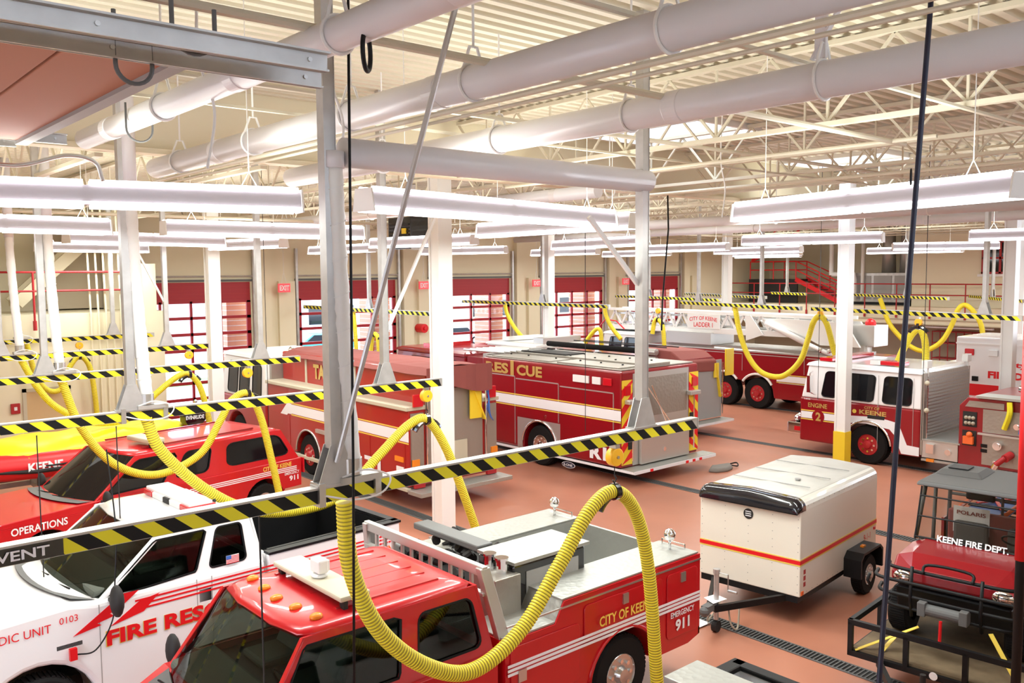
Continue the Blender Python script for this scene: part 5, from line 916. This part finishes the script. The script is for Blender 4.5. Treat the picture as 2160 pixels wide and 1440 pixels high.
jk = M().cyl((4.15, .0, .2), (4.15, .0, .95), .04, 12).cyl((4.15, 0, .93), (4.15, 0, 1.0), .055, 12).build('tongue_jack', 'galv', t); M().cyl((4.15, 0, .95), (4.15, .2, .95), .01, 6).cyl((4.15, .2, .95), (4.15, .2, .7), .01, 6).cyl((4.15, .2, .7), (4.15, .35, .7), .02, 8).build('crank', 'steel', jk); M().cyl((4.15, -.04, .09), (4.15, .04, .09), .09, 16).build('jack_wheel', 'dark', jk)
for s in (1, -1): M().tube(spl([(4.0, s*.12, .4), (4.05, s*.2, .15), (3.95, s*.25, .05), (3.8, s*.2, .2), (3.7, s*.15, .38)], 6), .015, 5).build('safety_chain', 'kraft', t)
tag(M().add([(-.16, -.1, 0), (.14, -.14, .01), (.2, .12, 0), (-.1, .12, .02)], [(0, 1, 2, 3)]).build('paper_sheet', 'reflect'), 'white paper sheet lying on the trailer tongue', 'paper').location = (11.0, 7.92, .515)
tag(M().add([(-.2, -.14, 0), (.18, -.16, .01), (.2, .14, 0), (-.16, .16, .01)], [(0, 1, 2, 3)]).build('paper_sheet', 'reflect'), 'white paper sheet on the floor under the trailer jack wheel', 'paper').location = (11.0, 8.28, .018)
for o in C.objects:
    if o.name.startswith('paper_sheet'): o.modifiers.new('t', 'SOLIDIFY').thickness = .002
# ---------------------------------------------------------------- flatbed trailer with utility vehicle
t = thing('flatbed_trailer', 'black utility trailer with wooden deck carrying the red utility vehicle', 'trailer', (14.85, 4.85, 0), PI+math.radians(5))
M().box(.1, 4.0, -1.05, 1.05, .54, .60).build('wood_deck', 'wood', t)
fr = M()
for z in (.5, .92): fr.box(0, 4.05, 1.03, 1.09, z, z+.07).box(0, 4.05, -1.09, -1.03, z, z+.07).box(4.0, 4.06, -1.09, 1.09, z, z+.07)
for y in (-1.06, -.35, .35, 1.06): fr.box(4.0, 4.06, y-.03, y+.03, .5, .95)
for x in (.0, 1.0, 2, 3.0): fr.box(x, x+.06, 1.03, 1.09, .5, .95).box(x, x+.06, -1.09, -1.03, .5, .95)
fr.build('rail_frame', 'black', t)
M().beam((4.0, .7, .5), (5.1, .0, .5), .06, .1).beam((4.0, -.7, .5), (5.1, 0, .5), .06, .1).build('tongue', 'black', t); M().cyl((4.75, .1, .1), (4.75, .1, .85), .035, 10).build('tongue_jack', 'dark', t)
M().cyl((4.07, .0, .56), (4.08, .0, .56), .05, 14).build('round_sticker', 'reflect', t); M().box(4.065, 4.08, .55, .75, .42, .52).build('green_tag', 'grass', t)
for s in (1, -1): wheel(t, 1.6, s*1.22, .34, .2, s); 
for i, (a, b) in enumerate((((3.6, .5, 1.1), (4.0, 1.0, .58)), ((3.6, -.35, .95), (4.02, -1.0, .58)), ((3.6, -.6, .8), (4.02, -.75, .52)))): M().beam(a, b, .06, .008).build('ratchet_strap', 'gold_flat', t)
u = thing('utility_vehicle', 'red side-by-side utility vehicle with grey roof and clear windshield', 'utility vehicle', (14.8, 4.95, .6), PI+math.radians(6))
M().prism([(0, .4), (3.2, .4), (3.3, .75), (2.4, .75), (2.3, .5), (.9, .5), (.8, .75), (0, .75)], 'y', -.7, .7).build('chassis', 'black', u, bevel=.02)
M().loft([[(2.35, .82, .78), (2.35, -.82, .78), (2.35, -.82, 1.1), (2.35, -.6, 1.2), (2.35, .6, 1.2), (2.35, .82, 1.1)], [(2.95, .82, .8), (2.95, -.82, .8), (2.95, -.82, 1.06), (2.95, -.6, 1.14), (2.95, .6, 1.14), (2.95, .82, 1.06)], [(3.3, .76, .82), (3.3, -.76, .82), (3.3, -.76, .95), (3.3, -.5, 1.0), (3.3, .5, 1.0), (3.3, .76, .95)]]).build('hood', 'red_dark', u, bevel=.04, seg=3)
for s in (1, -1):
    hl = M().sphere((3.28, s*.6, .88), .13, 14, 8, sc=(.5, 1.1, .75)).build('headlight', 'chrome', u, smooth=True)
    M().box(.0, .95, s*.82-.02, s*.82+.02, .75, 1.15).build('bed_side', 'red_dark', u)
    for x in (.55, 2.85): wheel(u, x, s*.72, .31, .26, s, 'grey_dark', .5)
gd = M()
for z, x, w in ((.55, 3.52, .80), (.72, 3.55, .9), (.9, 3.55, .95), (1.04, 3.45, .8)): gd.tube(spl([(3.25, w, z), (x-.04, w*.9, z), (x, w*.5, z), (x, -w*.5, z), (x-.04, -w*.9, z), (3.25, -w, z)], 5), .025, 8)
for y in (-.42, .42): gd.tube([(3.5, y, .45), (3.57, y, .72), (3.52, y, 1.12)], .022, 8)
gd.tube(spl([(3.5, -.3, 1.04), (3.42, -.25, 1.15), (3.42, .25, 1.15), (3.5, .3, 1.04)], 5), .02, 8).tube([(3.5, .95, .72), (3.5, 1.0, .8), (3.5, .97, .9)], .022, 8).tube([(3.5, -.95, .72), (3.5, -1.0, .8), (3.5, -.97, .9)], .022, 8)
gd.build('brush_guard', 'black', u, smooth=True)
wn = M().cyl((3.6, -.22, .62), (3.6, .22, .62), .075, 16).box(3.52, 3.68, -.3, -.2, .54, .72).box(3.52, 3.68, .2, .3, .54, .72).build('winch', 'grey_dark', u, bevel=.01); M().cyl((3.7, 0, .55), (3.72, 0, .2), .02, 8).build('hook_strap', 'red_bright', wn)
# cage, windshield and roof
cg = M()
for s in (1, -1): cg.tube([(2.3, s*.78, 1.15), (2.12, s*.72, 1.9), (.95, s*.72, 1.9), (.9, s*.76, .75)], .03, 8).tube([(1.65, s*.72, 1.88), (1.62, s*.76, .75)], .028, 8)
for x, z in ((2.12, 1.9), (.95, 1.9), (2.28, 1.16), (.92, 1.55), (.92, 1.3)): cg.cyl((x, -.74, z), (x, .74, z), .025, 8)
cg.cyl((.93, 0, 1.3), (.95, 0, 1.9), .02, 8); cg.build('roll_cage', 'grey_dark', u, smooth=True)
WF = [(2.36, -.76, 1.16), (2.36, .76, 1.16), (2.18, .74, 1.9), (2.18, -.74, 1.9)]
M().plate(WF, rr(0, 0, 1, 1, .03), .03, .006).build('windshield', 'glass_smoke', u)
m = M(); a_, b_ = Vector(WF[0]), Vector(WF[1]); c_, d_ = Vector(WF[3]), Vector(WF[2])
for v in (.03, .42, .8): m.tube([a_.lerp(c_, v)+Vector((.04, 0, .02)), b_.lerp(d_, v)+Vector((.04, 0, .02))], .012, 6)
m.tube([a_+Vector((.04, 0, 0)), c_+Vector((.04, 0, 0))], .012, 6).tube([b_+Vector((.04, 0, 0)), d_+Vector((.04, 0, 0))], .012, 6); m.build('windshield_bar', 'black', u)
text('KEENE FIRE DEPT.', (2.42, -.45, 1.19), (0, 1, 0), (-.23, 0, .97), .9, .09, 'reflect', u, .03, .035)
M().loft([[(2.3, .80, 1.92), (.8, .78, 1.92), (.8, -.78, 1.92), (2.3, -.80, 1.92)], [(2.28, .78, 1.98), (.82, .76, 1.98), (.82, -.76, 1.98), (2.28, -.78, 1.98)]]).loft([[(1.65, -.1, 1.98), (.95, -.1, 1.98), (.95, -.75, 1.98), (1.65, -.75, 1.98)], [(1.5, -.2, 2.04), (1.0, -.2, 2.04), (1.0, -.7, 2.04), (1.5, -.7, 2.04)]]).build('roof', 'grey_dark', u, bevel=.02); M().box(1.15, 1.45, -.62, -.35, 2.045, 2.06).build('roof_pad', 'black', u)
M().box(1.0, 1.12, -.7, .7, .75, 1.35).build('seat_panel', 'maroon', u, bevel=.02); M().box(1.12, 1.13, -.62, -.12, 1.02, 1.42).build('name_board', 'lens_white', u); text('POLARIS', (1.135, -.57, 1.3), (0, 1, 0), (0, 0, 1), .4, .06, 'maroon', u, .02, .004)
for y in (-.35, .38): M().box(1.13, 1.65, y-.25, y+.25, .75, .88).box(1.13, 1.25, y-.24, y+.24, .88, 1.22).build('seat', 'grey_dark', u, bevel=.05)
for y in (-.3, .42): M().box(.9, .98, y-.2, y+.2, 1.5, 1.66).build('head_rest', 'black', u, bevel=.03)
M().tube([(1.75+.13*math.cos(a), .36+.16*math.sin(a), 1.2+.1*math.cos(a)) for a in [2*PI*k/16 for k in range(16)]], .014, 6, closed=True).build('steering_wheel', 'black', u); M().tube(spl([(1.9, .74, .8), (1.7, .76, 1.1), (1.8, .76, 1.4), (1.95, .76, 1.35), (1.9, .76, 1.15)], 6), .018, 6).build('grab_bar', 'red_bright', u)
b = thing('rescue_basket', 'blue stretcher with orange rails lying in the utility vehicle cargo bed', 'stretcher', (14.75, 5.25, 1.78), PI+math.radians(6))
M().box(-.9, .85, -.28, .28, .0, .1).build('pad', 'blue', b, bevel=.03)
for s in (1, -1): M().tube([(-.95, s*.2, .05), (-.8, s*.33, .14), (.75, s*.33, .14), (.9, s*.2, .08)], .03, 8).build('side_rail', 'orange', b, smooth=True)
m = M()
for x in (-.6, -.1, .4): m.box(x-.03, x+.03, -.3, .3, .1, .115)
m.build('black_straps', 'black', b); m = M().beam((-.5, -.2, .13), (.5, .2, .13), .05, .02).beam((-.5, .25, .13), (.3, -.2, .13), .05, .02); m.build('red_straps', 'red_bright', b)
M().box(-.0, .9, -.8, .8, .72, .78).box(-.03, .0, -.8, .8, .72, 1.1).build('cargo_bed', 'black', u)
for x in (-.1, .65): M().box(x-.03, x+.03, -.65, .45, 1.12, 1.17).box(x-.03, x+.03, -.65, -.6, .75, 1.15).box(x-.03, x+.03, .4, .45, .75, 1.15).build('bed_bar', 'black', u)
# ---------------------------------------------------------------- dark-bed pickup cut by the bottom edge
t = thing('tool_pickup', 'pickup corner with tread-plate box and black bed rim at the bottom edge', 'pickup truck', (7.62, 4.2, 0), PI)
pickup(t, 'white_car', 1.0, .5, 1.25, 1.7, 2.5, 2.6, 3.6, 4.3, 6.2, (1.0, 5.2), .42, .85, [(0, 1, rr(.1, .12, .85, .88, .04, .1))], 1.2, interior=False)
M().box(0, 2.4, .9, 1.0, .5, 1.46).box(0, 2.4, -1.0, -.9, .5, 1.46).box(0, .08, -1, 1, .5, 1.46).build('bed_side', 'white_car', t, bevel=.02); M().box(-.02, 2.42, .86, 1.03, 1.46, 1.52).box(-.02, 2.42, -1.03, -.86, 1.46, 1.52).box(-.02, .12, -1, 1, 1.46, 1.52).box(.08, 2.4, -.9, .9, .7, .75).build('bed_rim', 'black', t, bevel=.02)
M().box(.4, .95, -1.2, -.25, 1.35, 1.56).build('tool_box', 'tread', t, bevel=.01)
# ---------------------------------------------------------------- small things on floor and walls
m = M(); pts = [(.0, .0), (.35, -.12), (.7, -.05), (.85, .15), (.6, .35), (.2, .33), (-.08, .2)]
t = thing('canvas_bag', 'flat grey canvas bag lying on the floor behind the rescue truck', 'bag', (19.9, 14.3, 0)); M().loft([[(x, y, 0) for x, y in pts], [(x*1.02, y*1.02, .06) for x, y in pts], [(.05+x*.9, .02+y*.85, .13+.03*math.sin(x*9)) for x, y in pts]]).build('bag_body', 'canvas', t, bevel=.03, smooth=True)
M().tube(spl([(.7, .1, .12), (1.0, .0, .05), (1.15, .15, .1), (.9, .3, .05)], 6), .02, 6).build('shoulder_strap', 'black', t)
for i, (x, lab) in enumerate(((15.6, 'exit sign hanging between the first and second bay doors'), (22.2, 'exit sign hanging between the second and third bay doors'), (28.9, 'exit sign hanging between the third and fourth bay doors'), (35.4, 'exit sign hanging between the fourth and fifth bay doors'))):
    t = thing('exit_sign', 'red '+lab, 'exit sign', (x, 31.4, 5.05)); M().box(-.25, .25, -.04, .04, -.17, .17).build('sign_box', 'exit_red', t, bevel=.01); text('EXIT', (-.2, -.04, -.1), (1, 0, 0), (0, 0, 1), .4, .2, 'reflect', t, .03, .006); M().cyl((-.1, 0, .17), (0, 0, .6), .008, 5).cyl((.1, 0, .17), (0, 0, .6), .008, 5).cyl((0, 0, .6), (0, 0, 3.2), .008, 5).build('hanger', 'white', t)
tag(M().cyl((22.3, 32.0, 3.15), (22.3, 31.5, 3.15), .2, 20).cyl((22.3, 31.5, 3.15), (22.3, 31.42, 3.15), .08, 14).build('fire_bell', 'red_bright', bevel=.02), 'round red alarm bell on the wall between the second and third doors', 'bell')
t = thing('alarm_pull', 'small red fire alarm box on the storeroom wall left of the tan door', 'alarm', (5.6, 28.48, 1.75)); M().box(-.12, .12, -.06, 0, -.15, .15).build('alarm_box', 'red_paint', t, bevel=.01); M().box(-.04, .04, -.07, -.06, -.05, .05).build('alarm_handle', 'reflect', t)
tag(M().cyl((7.3, 28.5, 1.15), (7.3, 28.3, 1.15), .2, 18).build('fire_hose_cap', 'red_bright', bevel=.02), 'round red wall fitting just above the raft cover beside the tan door', 'fitting')
for i in range(7):
    x = 7.75+.22*i; tag(M().cyl((x, 28.42, .0), (x, 28.42, 4.5), .03, 8).cyl((x, 28.42, 4.5), (x-.05, 28.46, 8.2), .03, 8).build('wall_conduit', 'cream'), 'cream conduit climbing the storeroom wall, %s from the left' % ORD[i], 'conduit', 'conduits on the storeroom wall')
def railing(p0, p1, z, label, n, drop=.45, h=1.15):
    a, b = Vector((*p0, z)), Vector((*p1, z)); t = thing('guard_railing', label, 'railing', (0, 0, 0)); 
    m = M().cyl(a+Vector((0, 0, h)), b+Vector((0, 0, h)), .032, 8); m.build('top_rail', 'red_paint', t); M().cyl(a+Vector((0, 0, h*.52)), b+Vector((0, 0, h*.52)), .03, 8).build('middle_rail', 'red_paint', t)
    for i in range(n+1): p = a.lerp(b, i/n); M().cyl(p+Vector((0, 0, -drop)), p+Vector((0, 0, h)), .032, 8).cyl(p+Vector((0, 0, -drop)), p+Vector((0, 0, -drop+.28)), .055, 8).build('rail_post', 'red_paint', t)
    return t
railing((3.4, 28.35), (9.0, 28.35), 4.55, 'red pipe railing on the left storeroom mezzanine', 2, .55, 1.15)
railing((44.85, 12.6), (44.85, 31.4), 3.68, 'red pipe railing along the right-hand mezzanine', 11, .6, 1.15)
tag(M().beam((6.1, 30, 4.76), (9.5, 30, 7.95), .1, .36).beam((6.1, 30.9, 4.76), (9.5, 30.9, 7.95), .1, .36).beam((6.1, 30, 4.76), (6.1, 30.9, 4.76), .1, .2).beam((9.5, 30, 7.95), (9.5, 30.9, 7.95), .1, .2).build('stair_stringer', 'cream'), 'cream stair stringer slanting up behind the left mezzanine railing', 'stair')
m = M().box(7.2, 10.2, 31.4, 31.9, 4.5, 7.0); tag(m.build('storage_shelf', 'cream_dark'), 'tan shelving recess behind the left mezzanine stair', 'shelf')
# red stair, air handler, pipes on the right mezzanine
t = thing('red_stair', 'bright red steel stair and landing on the right mezzanine', 'stair', (46.4, 27.5, 3.65))
M().box(0, 1.6, .3, 3.6, 1.25, 1.4).box(0, .1, .3, 3.6, 0, 1.25).build('landing', 'dark', t); M().beam((0, .4, 1.4), (0, -2.6, 0), .08, .25).beam((1.2, .4, 1.4), (1.2, -2.6, 0), .08, .25).build('stringer', 'red_bright', t)
m = M()
for k in range(8): m.box(0, 1.2, .3-.36*k-.25, .3-.36*k, 1.25-.16*k, 1.29-.16*k)
m.build('tread_steps', 'grey_dark', t)
for s in (0, 1.2):
    m = M()
    for h in (.55, 1.05): m.cyl((s, .4, 1.4+h), (s, -2.6, .1+h), .035, 8).cyl((s, .4, 1.4+h), (s, 3.5, 1.4+h), .035, 8)
    for y in (3.5, 1.9, .4): m.cyl((s, y, 1.4), (s, y, 2.45), .035, 8)
    for y, z in ((-1.1, .7), (-2.6, 0)): m.cyl((s, y, z), (s, y, z+1.1), .035, 8)
    m.build('handrail', 'red_bright', t)
M().beam((0, 3.4, 2.5), (0, .2, 4.2), .08, .2).cyl((0, 3.4, 3.4), (0, .2, 5.1), .035, 8).build('upper_flight', 'red_bright', t)
t = thing('air_handler', 'big grey air handling unit on the right mezzanine', 'air handler', (46.6, 23.3, 3.65)); M().box(0, 2.4, -2.3, 1.4, .15, 1.75).build('casing', 'galv', t, bevel=.02)
for y in (-1.7, -.55, .6): M().box(-.02, 0, y-.5, y+.5, .3, 1.6).build('access_panel', 'grey', t); 
for y in (-1.3, -.3): M().cyl((1.2, y, 1.75), (1.2, y, 4.4), .38, 20, r2=.3).build('riser_duct', 'alu', t, smooth=True)
M().box(0, 2.4, -2.3, 1.4, 0, .15).build('base_frame', 'black', t)
t = thing('insulated_pipework', 'white insulated pipes bending in front of the air handler', 'pipe', (46.3, 24.7, 3.65)); M().tube(spl([(0, .9, 4.5), (0, .9, 1.9), (0, .85, 1.7), (0, .6, 1.68)], 5)+[Vector((0, -.2, 1.75))], .13, 12).build('pipe_bend', 'white', t, smooth=True); M().tube([(0, -.2, 1.78), (0, -.45, 1.7), (0, -.5, 1.4), (0, -.5, .2)], .11, 12).build('pipe_drop', 'white', t, smooth=True); M().cyl((.2, -.85, .2), (.2, -.85, 4.3), .1, 12).build('pipe_riser', 'white', t, smooth=True)
t = thing('storage_cage', 'dark red wire cage shelving under the right mezzanine', 'shelf', (46.8, 18.5, 0)); m = M()
for z in (.1, .9, 1.7, 2.3): m.box(0, .8, -1.6, 1.6, z, z+.05)
for y in [-1.6+.4*k for k in range(9)]: m.box(0, .04, y-.02, y+.02, .1, 2.35)
m.build('cage_frame', 'red_paint', t)
tag(M().box(45.3, 45.5, 16.6, 19.9, 2.6, 2.68).cyl((45.4, 17, 2.66), (45.4, 17, 3.3), .02, 6).cyl((45.4, 19.5, 2.66), (45.4, 19.5, 3.3), .02, 6).build('strip_light', 'reflect'), 'pale strip fixture under the right mezzanine edge', 'ceiling light')
# ---------------------------------------------------------------- street outside the bay doors
struct(M().box(8, 60, 44, 46.5, -.02, .03).build('verge_grass', 'grass')); struct(M().box(-10, 80, 52, 60, -.02, .02).build('road', 'pavement'))
for i, (x, lab) in enumerate(((13.9, 'first'), (20.5, 'second'), (27.1, 'third'), (33.7, 'fourth'), (40.1, 'fifth'))):
    t = tag(M().box(x, x+.9, 32.9, 34.0, -.02, 4.9).build('brick_pier', 'brick'), 'red brick pier outside the %s bay door from the left' % lab, 'pier')
    m = M()
    for k in range(24): m.box(x-.004, x+.904, 32.89, 34.01, .18+.2*k, .2+.2*k)
    m.build('mortar_joint', 'pavement', t)
for i, (x, y, col, lab) in enumerate(((30, 55, 'teal', 'teal car parked on the street seen through the third bay door'), (24, 50, 'navy', 'dark car parked on the street seen through the second bay door'), (41, 54, 'grey', 'grey car parked on the street seen through the fourth bay door'))):
    t = thing('parked_car', lab, 'car', (x, y, 0), 0); M().prism([(-2.2, .3), (2.2, .3), (2.25, .8), (1.3, .92), (.7, 1.4), (-1.0, 1.42), (-1.7, .95), (-2.2, .85)], 'y', -.85, .85).build('car_body', col, t, bevel=.06); M().prism([(1.15, .93), (.65, 1.34), (-.95, 1.36), (-1.5, .95)], 'y', -.86, .86).build('car_window', 'glass_dark', t)
    for wx in (-1.35, 1.35):
        for s in (1, -1): wheel(t, wx, s*.75, .32, .2, s)
for x, y, lab in ((34.2, 46.5, 'dark tree trunk on the verge seen through the third bay door'), (52, 47, 'dark tree trunk farther along the verge')):
    t = thing('street_tree', lab, 'tree', (x, y, 0)); M().cyl((0, 0, 0), (.1, 0, 4.5), .22, 10, r2=.14).cyl((.1, 0, 4.4), (.9, .2, 6.5), .1, 8).cyl((.1, 0, 4.4), (-.7, .1, 6.6), .1, 8).build('trunk', 'bark', t)
t = thing('traffic_cone', 'orange traffic cone on the grass outside the third bay door', 'cone', (32.6, 43.2, 0)); M().cyl((0, 0, .03), (0, 0, .7), .17, 14, r2=.03).box(-.2, .2, -.2, .2, 0, .04).build('cone_body', 'orange', t)
for x, w, h, col, lab in ((14, 14, 9, 'brick', 'brick building across the street at left'), (36, 20, 7, 'pavement', 'pale building across the street behind the parked cars'), (62, 18, 9, 'cream_dark', 'tan building across the street at right')):
    t = thing('street_building', lab, 'building', (x, 68, 0)); M().box(-w/2, w/2, 0, 8, 0, h).build('walls', col, t)
    for k in range(int(w/3)):
        for z in (1.2, 4.4): M().box(-w/2+1+3*k, -w/2+2.4+3*k, -.05, 0, z, z+1.6).build('window', 'glass_dark', t)
# ---------------------------------------------------------------- red post at the right edge
t = thing('safety_post', 'upright post with a red upper sleeve cut by the right edge of the view', 'post', (10.2, 3.37, 0)); M().cyl((0, 0, 0), (0, 0, 5.4), .05, 14).build('post_shaft', 'black', t, smooth=True); M().cyl((0, 0, 2.45), (0, 0, 5.3), .058, 16).build('red_sleeve', 'red_bright', t, smooth=True)
